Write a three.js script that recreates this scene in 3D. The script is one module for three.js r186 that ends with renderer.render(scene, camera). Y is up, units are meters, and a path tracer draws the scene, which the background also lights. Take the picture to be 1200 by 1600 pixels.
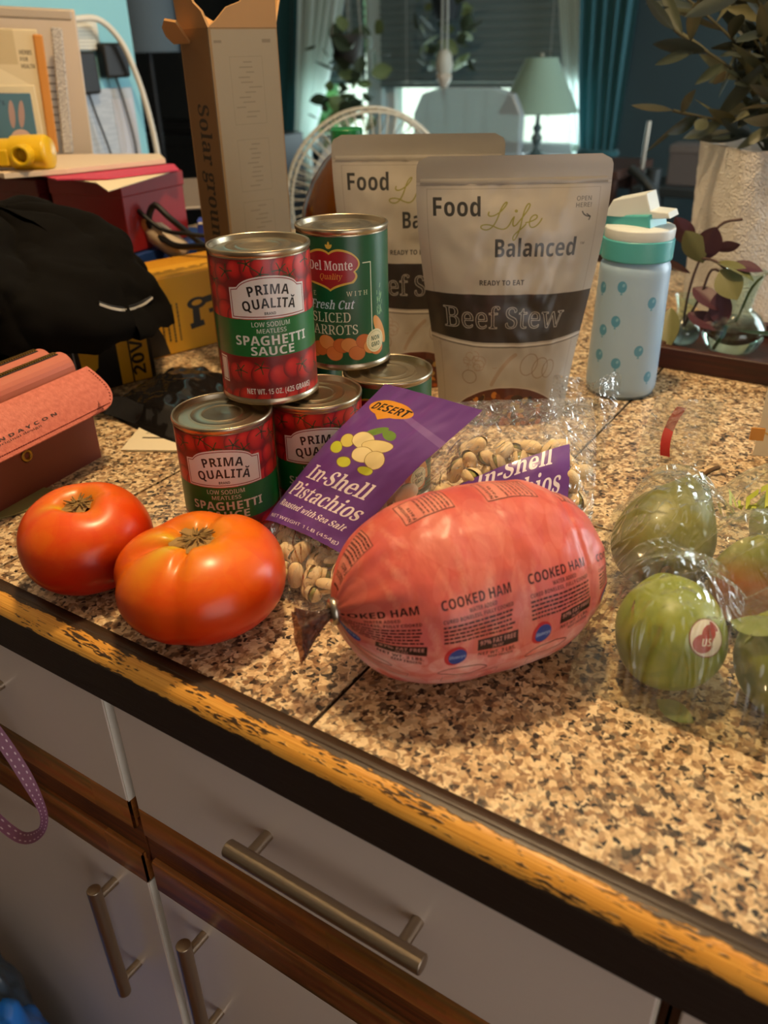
import * as THREE from 'three';
import { RoundedBoxGeometry } from 'three/addons/geometries/RoundedBoxGeometry.js';
import { mergeGeometries, mergeVertices, toCreasedNormals } from 'three/addons/utils/BufferGeometryUtils.js';
import { RectAreaLightUniformsLib } from 'three/addons/lights/RectAreaLightUniformsLib.js';
import { ImprovedNoise } from 'three/addons/math/ImprovedNoise.js';

// ---------------------------------------------------------------- camera, light, exposure
const T = 0.92;                                   // height of the counter top; the counter's front tile line is z = 0
const scene = new THREE.Scene();
const renderer = new THREE.WebGLRenderer({ antialias: true });
renderer.toneMapping = THREE.LinearToneMapping;
renderer.toneMappingExposure = 1.0;
renderer.shadowMap.enabled = true;
RectAreaLightUniformsLib.init();

const camera = new THREE.PerspectiveCamera(2 * Math.atan(800 / 1267.7) * 180 / Math.PI, 0.75, 0.02, 60);
camera.position.set(0, T + 0.3417, 0.2685);
camera.rotation.order = 'YXZ';
camera.rotation.set(-0.5154, 0.5818, -0.0222);
camera.focus = 0.62;
camera.userData.fStop = 6.5;
scene.add(camera);

scene.background = new THREE.Color(1.25, 1.3, 1.35);

const sun = new THREE.DirectionalLight(new THREE.Color(1, 0.97, 0.9), 5); sun.position.set(-6, 14, 6); sun.target.position.set(-3, 0, -8); sun.shadow.camera.left = sun.shadow.camera.bottom = -14; sun.shadow.camera.right = sun.shadow.camera.top = 14; scene.add(sun, sun.target);   // lights the garden, not the room
const LAMP = new THREE.Vector3(-0.36, 2.22, -0.32);   // hanging lamp over the counter
const LAMP_POWER = 1.45, LAMP_COLOR = new THREE.Color(1.0, 0.7, 0.38);
const KITCHEN_WINDOW = { z: 0.8, y: 1.05, w: 1.3, h: 1.3, x: 1.3 };
const kitchenDaylight = new THREE.RectAreaLight(new THREE.Color(1.0, 0.87, 0.8), 1.35, KITCHEN_WINDOW.w, KITCHEN_WINDOW.h);
kitchenDaylight.position.set(KITCHEN_WINDOW.x - 0.02, KITCHEN_WINDOW.y, KITCHEN_WINDOW.z);
kitchenDaylight.lookAt(-3, KITCHEN_WINDOW.y, KITCHEN_WINDOW.z);
scene.add(kitchenDaylight);
const SIDE_WINDOW = { x: 1.3, y: 1.5, z: -2.35, w: 1.7, h: 1.3 };
const sideDaylight = new THREE.RectAreaLight(new THREE.Color(0.84, 0.96, 1.0), 7.5, SIDE_WINDOW.w, SIDE_WINDOW.h);   // window in the right wall of the living room
sideDaylight.position.set(SIDE_WINDOW.x - 0.02, SIDE_WINDOW.y, SIDE_WINDOW.z); sideDaylight.lookAt(-3, SIDE_WINDOW.y, SIDE_WINDOW.z); scene.add(sideDaylight);
const livingDaylight = new THREE.RectAreaLight(new THREE.Color(0.75, 0.95, 1.0), 4.0, 1.5, 0.34);   // daylight entering under the blinds
livingDaylight.position.set(-2.1, T + 0.05, -3.5);
livingDaylight.lookAt(-2.1, T + 0.05, 3);
scene.add(livingDaylight);

// ---------------------------------------------------------------- helpers
function rng(seed) { let s = seed >>> 0; return () => { s = (s + 0x6d2b79f5) | 0; let t = Math.imul(s ^ (s >>> 15), 1 | s); t = (t + Math.imul(t ^ (t >>> 7), 61 | t)) ^ t; return ((t ^ (t >>> 14)) >>> 0) / 4294967296; }; }
const perlin = new ImprovedNoise();
const noise = (x, y = 0, z = 0) => perlin.noise(x, y, z);
const fbm = (x, y, z, o = 3) => { let s = 0, a = 1; for (let i = 0; i < o; i++) { s += a * noise(x, y, z); x *= 2.03; y *= 2.03; z *= 2.03; a *= 0.5; } return s; };
const lerp = THREE.MathUtils.lerp, clamp = THREE.MathUtils.clamp, smooth = THREE.MathUtils.smoothstep;
const V = (x, y, z) => new THREE.Vector3(x, y, z);
const counts = {};
function numbered(name) { const n = counts[name] = (counts[name] ?? -1) + 1; return n ? name + '_' + String(n).padStart(3, '0') : name; }
function tag(o, label, category, group, kind) { if (label) o.userData.label = label; if (category) o.userData.category = category; if (group) o.userData.group = group; if (kind) o.userData.kind = kind; return o; }
function thing(name, label, category, [x, y, z] = [0, 0, 0], turn = 0, group) { const o = new THREE.Group(); o.name = numbered(name); scene.add(o); o.position.set(x, y, z); o.rotation.y = turn; return tag(o, label, category, group); }
function part(name, geo, mat, parent, label) { const m = new THREE.Mesh(geo, mat); m.name = name; parent.add(m); if (label) m.userData.label = label; return m; }
function single(name, geo, mat, label, category, pos = [0, 0, 0], turn = 0, group) { const m = new THREE.Mesh(geo, mat); m.name = numbered(name); scene.add(m); m.position.set(...pos); m.rotation.y = turn; return tag(m, label, category, group); }
function struct(name, geo, mat, pos) { const m = new THREE.Mesh(geo, mat); m.name = numbered(name); m.userData.kind = 'structure'; scene.add(m); if (pos) m.position.set(...pos); return m; }
function copyOf(o, label, pos, turn, group) { const c = o.clone(); c.name = numbered(o.name.replace(/_\d\d\d$/, '')); scene.add(c); c.userData = { ...o.userData }; if (label) c.userData.label = label; if (group) c.userData.group = group; if (pos) c.position.set(...pos); if (turn !== undefined) c.rotation.y = turn; return c; }
const box = (w, h, d, x = 0, y = 0, z = 0, r = 0) => { const g = r ? new RoundedBoxGeometry(w, h, d, 2, r) : new THREE.BoxGeometry(w, h, d); return g.translate(x, y, z); };
// a box between two corners
const slab = (x0, x1, y0, y1, z0, z1, r = 0) => box(x1 - x0, y1 - y0, z1 - z0, (x0 + x1) / 2, (y0 + y1) / 2, (z0 + z1) / 2, r);
function tube(points, r, seg = 40, rs = 8, closed = false) { return new THREE.TubeGeometry(new THREE.CatmullRomCurve3(points.map((p) => p.isVector3 ? p : V(...p)), closed), seg, r, rs, closed); }
const lathe = (pts, seg = 48) => new THREE.LatheGeometry(pts.map(([x, y]) => new THREE.Vector2(x, y)), seg);
function between(a, b, r, r2 = r, rs = 10) { a = V(...a); b = V(...b); const d = b.clone().sub(a), g = new THREE.CylinderGeometry(r2, r, d.length(), rs); g.applyQuaternion(new THREE.Quaternion().setFromUnitVectors(V(0, 1, 0), d.clone().normalize())); return g.translate((a.x + b.x) / 2, (a.y + b.y) / 2, (a.z + b.z) / 2); }
// a surface from a function of (u, v) with uv; closed in u when the ends meet
function sheet(f, nu, nv) {
  const p = [], uv = [], idx = [];
  for (let j = 0; j <= nv; j++) for (let i = 0; i <= nu; i++) { const q = f(i / nu, j / nv); p.push(q[0], q[1], q[2]); uv.push(q[3] ?? i / nu, q[4] ?? j / nv); }
  for (let j = 0; j < nv; j++) for (let i = 0; i < nu; i++) { const a = j * (nu + 1) + i, b = a + 1, c = a + nu + 1, d = c + 1; idx.push(a, b, d, a, d, c); }
  const g = new THREE.BufferGeometry(); g.setAttribute('position', new THREE.Float32BufferAttribute(p, 3)); g.setAttribute('uv', new THREE.Float32BufferAttribute(uv, 2)); g.setIndex(idx); g.computeVertexNormals(); return g;
}
// normals that agree across a seam of a closed surface
function weld(g) { const p = g.attributes.position, n = g.attributes.normal, m = new Map(); for (let i = 0; i < p.count; i++) { const k = [p.getX(i), p.getY(i), p.getZ(i)].map((x) => Math.round(x * 2e5)).join(); if (!m.has(k)) m.set(k, []); m.get(k).push(i); } for (const l of m.values()) if (l.length > 1) { const s = V(0, 0, 0); for (const i of l) s.add(V(n.getX(i), n.getY(i), n.getZ(i))); s.normalize(); for (const i of l) n.setXYZ(i, s.x, s.y, s.z); } return g; }
function prism(pts, depth, bevel = 0) { const s = new THREE.Shape(pts.map(([x, y]) => new THREE.Vector2(x, y))); return new THREE.ExtrudeGeometry(s, { depth, bevelEnabled: bevel > 0, bevelThickness: bevel, bevelSize: bevel, bevelSegments: 2 }); }
// a profile in (z, y) run along x
function along(profile, x0, x1, n = 1) { return sheet((u, v) => { const k = v * (profile.length - 1), i = Math.min(profile.length - 2, Math.floor(k)), f = k - i; return [lerp(x0, x1, u), lerp(profile[i][1], profile[i + 1][1], f), lerp(profile[i][0], profile[i + 1][0], f)]; }, n, profile.length - 1); }
function canvasTex(w, h, draw, repeat) { const c = document.createElement('canvas'); c.width = w; c.height = h; const g = c.getContext('2d'); draw(g, w, h); const t = new THREE.CanvasTexture(c); t.colorSpace = THREE.SRGBColorSpace; t.magFilter = THREE.LinearFilter; t.wrapS = t.wrapT = repeat ? THREE.RepeatWrapping : THREE.ClampToEdgeWrapping; return t; }
function dataTex(w, h, f, srgb = true) { const d = new Uint8Array(w * h * 4); for (let y = 0; y < h; y++) for (let x = 0; x < w; x++) { const c = f(x, y), o = (y * w + x) * 4; d[o] = clamp(c[0], 0, 255); d[o + 1] = clamp(c[1], 0, 255); d[o + 2] = clamp(c[2], 0, 255); d[o + 3] = 255; } const t = new THREE.DataTexture(d, w, h); if (srgb) t.colorSpace = THREE.SRGBColorSpace; t.magFilter = THREE.LinearFilter; t.minFilter = THREE.LinearFilter; t.wrapS = t.wrapT = THREE.RepeatWrapping; t.needsUpdate = true; return t; }
const std = (color, roughness = 0.6, extra = {}) => new THREE.MeshStandardMaterial({ color, roughness, ...extra });
const phys = (color, roughness = 0.5, extra = {}) => new THREE.MeshPhysicalMaterial({ color, roughness, ...extra });
const crinkle = dataTex(512, 512, (x, y) => { const w = (f, s) => Math.abs(noise(Math.cos(x / 512 * 6.2832) * f + s, Math.sin(x / 512 * 6.2832) * f + Math.cos(y / 512 * 6.2832) * f, Math.sin(y / 512 * 6.2832) * f - s)); const v = 235 - 200 * Math.min(w(0.9, 1), Math.min(w(1.6, 7) * 1.1, w(2.7, 4) * 1.35)) * 1.4 - 40 * w(6, 2); return [v, v, v]; }, false);
const film = (color = 0xffffff, roughness = 0.06, extra = {}) => new THREE.MeshPhysicalMaterial({ color, roughness, transmission: 0.95, thickness: 0, ior: 1.5, side: THREE.DoubleSide, ...extra });
const steel = std(0xb9b1a2, 0.32, { metalness: 1 }), tin = std(0xb3a58c, 0.3, { metalness: 1 });
const white = std(0xe8e2d8, 0.5), black = std(0x0c0c0d, 0.55);
const grainBump = dataTex(256, 256, (x, y) => { const v = 128 + 90 * fbm(x / 9, y / 9, 3.3, 3) + 30 * noise(x / 2.1, y / 2.1, 9); return [v, v, v]; }, false);
const uvScale = (g, su, sv) => { const a = g.attributes.uv; for (let i = 0; i < a.count; i++) a.setXY(i, a.getX(i) * su, a.getY(i) * sv); return g; };
const uvBox = (g, s = 1) => { const p = g.attributes.position, n = g.attributes.normal, a = g.attributes.uv; for (let i = 0; i < p.count; i++) { const nx = Math.abs(n.getX(i)), ny = Math.abs(n.getY(i)), nz = Math.abs(n.getZ(i)); if (ny >= nx && ny >= nz) a.setXY(i, p.getX(i) * s, p.getZ(i) * s); else if (nx >= nz) a.setXY(i, p.getZ(i) * s, p.getY(i) * s); else a.setXY(i, p.getX(i) * s, p.getY(i) * s); } return g; };
const roundRect = (g, x, y, w, h, r) => { g.beginPath(); g.moveTo(x + r, y); g.arcTo(x + w, y, x + w, y + h, r); g.arcTo(x + w, y + h, x, y + h, r); g.arcTo(x, y + h, x, y, r); g.arcTo(x, y, x + w, y, r); g.closePath(); };
function textFit(g, s, x, y, w, font, size, align = 'center') { g.font = font.replace('$', size); g.textAlign = align; g.textBaseline = 'alphabetic'; const m = g.measureText(s).width; g.save(); g.translate(x, y); if (w) g.scale(w / m, 1); g.fillText(s, 0, 0); g.restore(); }
const SANS = 'bold $px sans-serif', SANSR = '$px sans-serif', SERIF = '$px serif', SERIFB = 'bold $px serif';
// slanted, script-like writing: letters set along a line with a lean
function script(g, s, x, y, size, lean = -0.25, font = 'bold $px serif', w) { g.save(); g.translate(x, y); g.transform(1, 0, lean, 1, 0, 0); textFit(g, s, 0, 0, w, font, size, 'left'); g.restore(); }
// ---------------------------------------------------------------- the room
const wallPaint = std(0x8d867a, 0.85, { bumpMap: grainBump, bumpScale: 0.0004 }), tealPaint = std(0x7fb9c6, 0.8), darkPaint = std(0x24363b, 0.85);
const boards = canvasTex(1024, 1024, (g, w, h) => { const r = rng(3); g.fillStyle = '#5b3d26'; g.fillRect(0, 0, w, h); for (let i = 0; i < 2600; i++) { g.fillStyle = `rgba(${20 + r() * 80},${10 + r() * 45},${5 + r() * 22},${0.08 + r() * 0.1})`; g.fillRect(r() * w, r() * h, 60 + r() * 400, 1 + r() * 3); } }, true);
const floorMat = std(0xffffff, 0.45, { map: boards });
const floorGeo = slab(-4.2, 1.45, -0.1, 0, -3.75, 2.6); struct('floor', uvBox(floorGeo, 0.7), floorMat);
{ // floor boards as pieces of the floor near the far room
  const fl = scene.getObjectByName('floor');
  for (let i = 0; i < 14; i++) { const g = uvBox(slab(-4.1 + i * 0.2 + 0.002, -3.9 + i * 0.2 - 0.002, 0, 0.012, -3.55, -1.25, 0.002), 0.7); g.attributes.uv.needsUpdate = true; part('floor_board', g, floorMat, fl); }
}
struct('ceiling', slab(-4.2, 1.45, 2.45, 2.55, -3.75, 2.6), std(0xd8d3c8, 0.9));
// far wall with two window openings
const WZ = -3.6, W1 = [-3.05, -2.565], W2 = [-2.49, -1.42], SILL = T - 0.09, HEAD = 2.2;
struct('wall_back', mergeGeometries([slab(-4.2, W1[0], 0, 2.45, WZ - 0.15, WZ), slab(W1[0], W2[1], 0, SILL, WZ - 0.15, WZ), slab(W1[0], W2[1], HEAD, 2.45, WZ - 0.15, WZ), slab(W2[1], 1.45, 0, 2.45, WZ - 0.15, WZ)]), darkPaint);
struct('wall_left', slab(-4.3, -4.2, 0, 2.45, -3.75, 2.6), wallPaint);
struct('wall_front', slab(-4.3, 1.45, 0, 2.45, 2.6, 2.7), wallPaint);
const KW = KITCHEN_WINDOW;
const SW = SIDE_WINDOW, hole = (W) => [W.z - W.w / 2, W.z + W.w / 2, W.y - W.h / 2, W.y + W.h / 2], sw = hole(SW);
struct('wall_right', mergeGeometries([slab(1.3, 1.45, 0, 2.45, -3.75, sw[0]), slab(1.3, 1.45, 0, sw[2], sw[0], sw[1]), slab(1.3, 1.45, sw[3], 2.45, sw[0], sw[1]), slab(1.3, 1.45, 0, 2.45, sw[1], KW.z - KW.w / 2), slab(1.3, 1.45, 0, 2.45, KW.z + KW.w / 2, 2.6), slab(1.3, 1.45, 0, KW.y - KW.h / 2, KW.z - KW.w / 2, KW.z + KW.w / 2), slab(1.3, 1.45, KW.y + KW.h / 2, 2.45, KW.z - KW.w / 2, KW.z + KW.w / 2)]), wallPaint);
struct('wall_partition', slab(-1.55, -1.45, 0, 2.45, -0.74, 2.6), wallPaint); struct('wall_end', slab(-1.55, -1.45, 0, 2.45, -1.05, -0.74), tealPaint);
const frameWhite = std(0xcfd6d6, 0.45);
function windowUnit(name, x0, x1, mid) {
  const w = new THREE.Group(); w.name = name; w.userData.kind = 'structure'; scene.add(w);
  const f = 0.045, z0 = WZ - 0.11, z1 = WZ - 0.03;
  part('window_frame', mergeGeometries([slab(x0, x0 + f, SILL, HEAD, z0, z1), slab(x1 - f, x1, SILL, HEAD, z0, z1), slab(x0 + f, x1 - f, SILL, SILL + f, z0, z1), slab(x0 + f, x1 - f, HEAD - f, HEAD, z0, z1)]), frameWhite, w);
  if (mid) part('window_rail', slab(x0 + f, x1 - f, 1.5, 1.54, z0, z1), frameWhite, w);
  part('glass', slab(x0 + f, x1 - f, SILL + f, HEAD - f, WZ - 0.075, WZ - 0.071), film(0xf4ffff, 0.02, { transmission: 1 }), w);
  part('window_sill', slab(x0 - 0.02, x1 + 0.02, SILL - 0.03, SILL, WZ - 0.02, WZ + 0.07, 0.006), frameWhite, w);
}
windowUnit('window_1', W1[0], W1[1], true);
windowUnit('window_2', W2[0], W2[1], true);
struct('trim_1', slab(W1[1], W2[0], SILL, HEAD, WZ - 0.12, WZ + 0.02, 0.006), std(0xb9cdd2, 0.5));
for (const [nm, KW] of [['window_3', KITCHEN_WINDOW], ['window_4', SIDE_WINDOW]]) { const w = new THREE.Group(); w.name = nm; w.userData.kind = 'structure'; scene.add(w); const z0 = KW.z - KW.w / 2, z1 = KW.z + KW.w / 2, y0 = KW.y - KW.h / 2, y1 = KW.y + KW.h / 2;
  part('window_frame', mergeGeometries([slab(1.36, 1.42, y0, y1, z0, z0 + 0.05), slab(1.36, 1.42, y0, y1, z1 - 0.05, z1), slab(1.36, 1.42, y0, y0 + 0.05, z0 + 0.05, z1 - 0.05), slab(1.36, 1.42, y1 - 0.05, y1, z0 + 0.05, z1 - 0.05), slab(1.36, 1.42, y0 + 0.05, y1 - 0.05, KW.z - 0.02, KW.z + 0.02)]), frameWhite, w);
  part('glass', slab(1.385, 1.389, y0 + 0.05, y1 - 0.05, z0 + 0.05, z1 - 0.05), film(0xffffff, 0.02, { transmission: 1 }), w); }
// venetian blinds
const slatGeo = (w) => { const g = sheet((u, v) => [(u - 0.5) * w, 0.018 * (0.5 - v) * 2, 0.006 * Math.sin(v * Math.PI) + 0.008 * (v - 0.5)], 1, 4); const b = g.clone(); b.translate(0, 0, -0.0015); b.index.array.reverse(); b.computeVertexNormals(); return mergeGeometries([g, b]); };
function blind(x0, x1, bottom, label) {
  const w = x1 - x0, o = thing('venetian_blind', label, 'blind', [(x0 + x1) / 2, 0, WZ + 0.03]), m = std(0x66777b, 0.5), g = slatGeo(w);
  for (let y = bottom + 0.03; y < HEAD - 0.03; y += 0.034) part('slat', g, m, o).position.y = y;
  part('bottom_rail', box(w, 0.022, 0.03, 0, bottom, 0, 0.004), m, o); part('head_rail', box(w, 0.05, 0.045, 0, HEAD + 0.02, 0, 0.004), m, o);
  for (const s of [-0.35, 0.35]) part('ladder_cord', between([s * w, bottom, 0.02], [s * w, HEAD, 0.02], 0.0018, 0.0018, 6), std(0xa8b0ae, 0.8), o);
}
blind(W1[0] + 0.01, W1[1] - 0.008, T + 0.215, 'grey slatted blind in the narrow window between the left curtain and the white post');
blind(W2[0] + 0.008, W2[1] - 0.01, T + 0.2, 'grey slatted blind in the wide window behind the green lamp');
// curtains: pleated cloth gathered at a tie
function curtainGeo(topL, topR, tieL, tieR, botL, botR, yTop, yTie, yBot, z, pleats, amp, seed) {
  return sheet((u, v) => { const y = lerp(yBot, yTop, v); let a, b; if (y > yTie) { const t = Math.pow((y - yTie) / (yTop - yTie), 0.75); a = lerp(tieL, topL, t); b = lerp(tieR, topR, t); } else { const t = Math.pow((yTie - y) / (yTie - yBot), 0.6); a = lerp(tieL, botL, t); b = lerp(tieR, botR, t); }
    const n = 0.35 * noise(u * 7, v * 1.5, seed); return [lerp(a, b, u), y, z + amp * Math.sin((u + n * 0.2) * pleats * Math.PI * 2) * (0.5 + 0.5 * smooth(Math.abs(y - yTie), 0, 0.35)) + 0.01 * n]; }, 90, 50);
}
const tealCloth = phys(0x1f5c66, 0.9, { transmission: 0.3, thickness: 0, side: THREE.DoubleSide }), sheerCloth = phys(0xdfece6, 0.95, { transmission: 0.6, thickness: 0, side: THREE.DoubleSide });
function curtain(name, label, args, m, tieAt) { const o = thing(name, label, 'curtain'); part('cloth', curtainGeo(...args), m, o); part('tieback', new THREE.TorusGeometry(tieAt[2], 0.009, 8, 24).rotateX(Math.PI / 2).scale(1, 1.6, 0.55).translate(tieAt[0], tieAt[1], tieAt[3]), m, o); }
const YT = 2.3;
curtain('curtain', 'teal curtain gathered at the left edge of the window', [-3.4, -2.72, -3.3, -2.95, -3.35, -2.95, YT, T - 0.06, 0.03, WZ + 0.13, 5, 0.025, 1], tealCloth, [-3.12, T - 0.06, 0.18, WZ + 0.13]);
curtain('sheer_curtain', 'pale sheer curtain swept left beside the narrow window', [-2.76, -2.36, -2.92, -2.82, -2.92, -2.8, YT, T - 0.05, 0.05, WZ + 0.2, 6, 0.022, 2], sheerCloth, [-2.85, T - 0.05, 0.065, WZ + 0.2]);
curtain('sheer_curtain', 'pale sheer curtain beside the lamp at the right of the wide window', [-1.66, -1.42, -1.42, -1.32, -1.43, -1.3, YT, T - 0.04, 0.05, WZ + 0.13, 4, 0.018, 3], sheerCloth, [-1.37, T - 0.04, 0.05, WZ + 0.13]);
curtain('curtain', 'teal curtain tied back at the right edge of the window', [-1.47, -1.15, -1.36, -1.2, -1.37, -1.17, YT, T - 0.05, 0.03, WZ + 0.2, 5, 0.022, 4], tealCloth, [-1.28, T - 0.05, 0.085, WZ + 0.2]);
// outside: lawn, pale fence and trees
struct('lawn', slab(-14, 8, -0.4, -0.3, -16, -3.8), std(0x86b45a, 0.95));
{ const f = thing('garden_fence', 'pale garden fence in bright daylight seen under the lamp shade', 'fence'); const m = std(0xf4f4ee, 0.8); for (let i = 0; i < 26; i++) part('fence_board', slab(-5.2 + i * 0.2, -5.01 + i * 0.2, -0.3, 1.25, -7.03, -7), m, f); part('fence_rail', slab(-5.2, 0, 0.9, 1.0, -7.08, -7.03), m, f); }
{ const leafM = phys(0xd6efd2, 0.7, { transmission: 0.3, thickness: 0, side: THREE.DoubleSide }), leafG = sheet((u, v) => [(u - 0.5) * 0.22 * Math.sin(Math.PI * clamp(v, 0.02, 0.98)), v * 0.3, 0.03 * Math.sin(v * 3)], 2, 4), r = rng(77);
  const bark = std(0x5a4a3a, 0.9), spots = [[-7.6, -10.2, 2.4], [-6.4, -8.6, 2.0], [-5.5, -9.8, 2.5], [-4.3, -9.2, 2.0], [-3.2, -10.5, 2.4], [-1.9, -9.6, 2.2], [-8.8, -9, 2.3]];
  spots.forEach(([x, z, h], i) => { const t = thing('tree', 'bright green leafy tree in the garden outside the window', 'tree', [x, -0.3, z], 0, 'garden trees outside the window'); part('trunk', new THREE.CylinderGeometry(0.09, 0.16, h, 10).translate(0, h / 2, 0), bark, t);
    const n = 620, im = new THREE.InstancedMesh(leafG, leafM, n), m = new THREE.Matrix4(), q = new THREE.Quaternion(), e = new THREE.Euler(); for (let k = 0; k < n; k++) { const a = r() * 6.283, b = Math.acos(2 * r() - 1), d = Math.cbrt(r()) * 1.25; e.set(r() * 6, r() * 6, r() * 6); q.setFromEuler(e); const s = 0.8 + r(); m.compose(V(d * Math.sin(b) * Math.cos(a), h * 0.75 + d * 1.15 * Math.cos(b), d * Math.sin(b) * Math.sin(a)), q, V(s, s, s)); im.setMatrixAt(k, m); im.setColorAt(k, new THREE.Color().setHSL(0.32 + r() * 0.12, 0.24, 0.6 + r() * 0.25)); } im.name = 'foliage'; im.userData.kind = 'stuff'; t.add(im); });
}
// lamp over the counter: steel plate with three bare bulbs
{ const o = thing('hanging_lamp', 'hanging lamp with three warm bulbs under a steel plate above the counter', 'lamp', [LAMP.x, 2.45, LAMP.z]);
  part('canopy', lathe([[0, -0.025], [0.045, -0.025], [0.06, -0.01], [0.062, 0], [0, 0]]), steel, o); part('stem', between([0, -0.025, 0], [0, LAMP.y - 2.45 + 0.1, 0], 0.008), steel, o); part('plate', lathe([[0, 0.06], [0.06, 0.06], [0.15, 0.075], [0.152, 0.085], [0.06, 0.1], [0, 0.1]]).translate(0, LAMP.y - 2.45, 0), steel, o);
  const bulbM = new THREE.MeshStandardMaterial({ color: 0xfff0d8, emissive: LAMP_COLOR, emissiveIntensity: 14, roughness: 0.5 });
  for (let k = 0; k < 3; k++) { const a = k * 2.094 + 0.5, x = 0.042 * Math.cos(a), z = 0.042 * Math.sin(a), y = LAMP.y - 2.45; part('arm', between([x * 0.9, y + 0.075, z * 0.9], [x, y + 0.03, z], 0.013), steel, o); part('bulb', new THREE.SphereGeometry(0.028, 24, 16).scale(1, 1.25, 1).translate(x, y, z), bulbM, o);
    const l = new THREE.PointLight(LAMP_COLOR, LAMP_POWER); l.position.set(LAMP.x + x, LAMP.y, LAMP.z + z); l.shadow.radius = 1.1; scene.add(l); } }
// ---------------------------------------------------------------- counter: granite-look tiles, worn wooden edge, cabinets
function granite(seed) { // flecks as a tileable jittered cell pattern
  const N = 1024, r = rng(seed), layer = (n) => { const c = []; for (let i = 0; i < n * n; i++) c.push([r(), r(), r(), r()]); return c; };
  const nb = 62, nf = 128, big = layer(nb), fine = layer(nf);
  const pal = [[236, 214, 174], [222, 194, 150], [196, 164, 122], [162, 128, 92], [126, 93, 64], [140, 122, 98], [94, 73, 54], [64, 51, 41], [32, 27, 23]], cum = [0.2, 0.38, 0.54, 0.67, 0.77, 0.86, 0.92, 0.965, 1];
  const pick = (q) => { let i = 0; while (q > cum[i]) i++; return pal[i]; };
  const near = (cells, n, x, y) => { const cx = Math.floor(x), cy = Math.floor(y); let bd = 9, bi = 0; for (let j = -1; j <= 1; j++) for (let i = -1; i <= 1; i++) { const gx = ((cx + i) % n + n) % n, gy = ((cy + j) % n + n) % n, k = gy * n + gx, c = cells[k], dx = cx + i + c[0] - x, dy = cy + j + c[1] - y, d = dx * dx + dy * dy * (0.6 + c[3]); if (d < bd) { bd = d; bi = k; } } return [bd, bi]; };
  const wrapN = (x, y, f, z) => { const a = x * 6.2832 / N, b = y * 6.2832 / N; return noise(Math.cos(a) * f + 5, Math.sin(a) * f + Math.cos(b) * f, Math.sin(b) * f + z); };
  return dataTex(N, N, (x, y) => { const wx = 0.45 * wrapN(x, y, 14, 1), wy = 0.45 * wrapN(x, y, 14, 7), m = wrapN(x, y, 3.2, 3) * 0.16 + wrapN(x, y, 8, 13) * 0.14;
    const [bd, bi] = near(big, nb, x / N * nb + wx, y / N * nb + wy), [fd, fi] = near(fine, nf, x / N * nf + wx * 2, y / N * nf + wy * 2); let c = pick(clamp(big[bi][2] + m, 0.001, 1));
    const q = fine[fi][2] + m * 0.55; const f = pick(clamp(q, 0.001, 1)), t = fine[fi][3] > 0.55 ? 0.85 : 0.25; c = [lerp(c[0], f[0], t), lerp(c[1], f[1], t), lerp(c[2], f[2], t)]; if (q > 0.955 && fd < 0.3) c = [30, 25, 22];
    const n = 10 * (fine[fi][1] - 0.5); return [c[0] + n, c[1] + n, c[2] + n]; });
}
const graniteTex = granite(11), tileMat = phys(0xffffff, 0.34, { map: graniteTex, bumpMap: grainBump, bumpScale: 0.0002, clearcoat: 0.15, clearcoatRoughness: 0.3 });
const counter = thing('countertop', 'granite-look tiled countertop with a worn dark wooden front edge', 'countertop');
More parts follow.
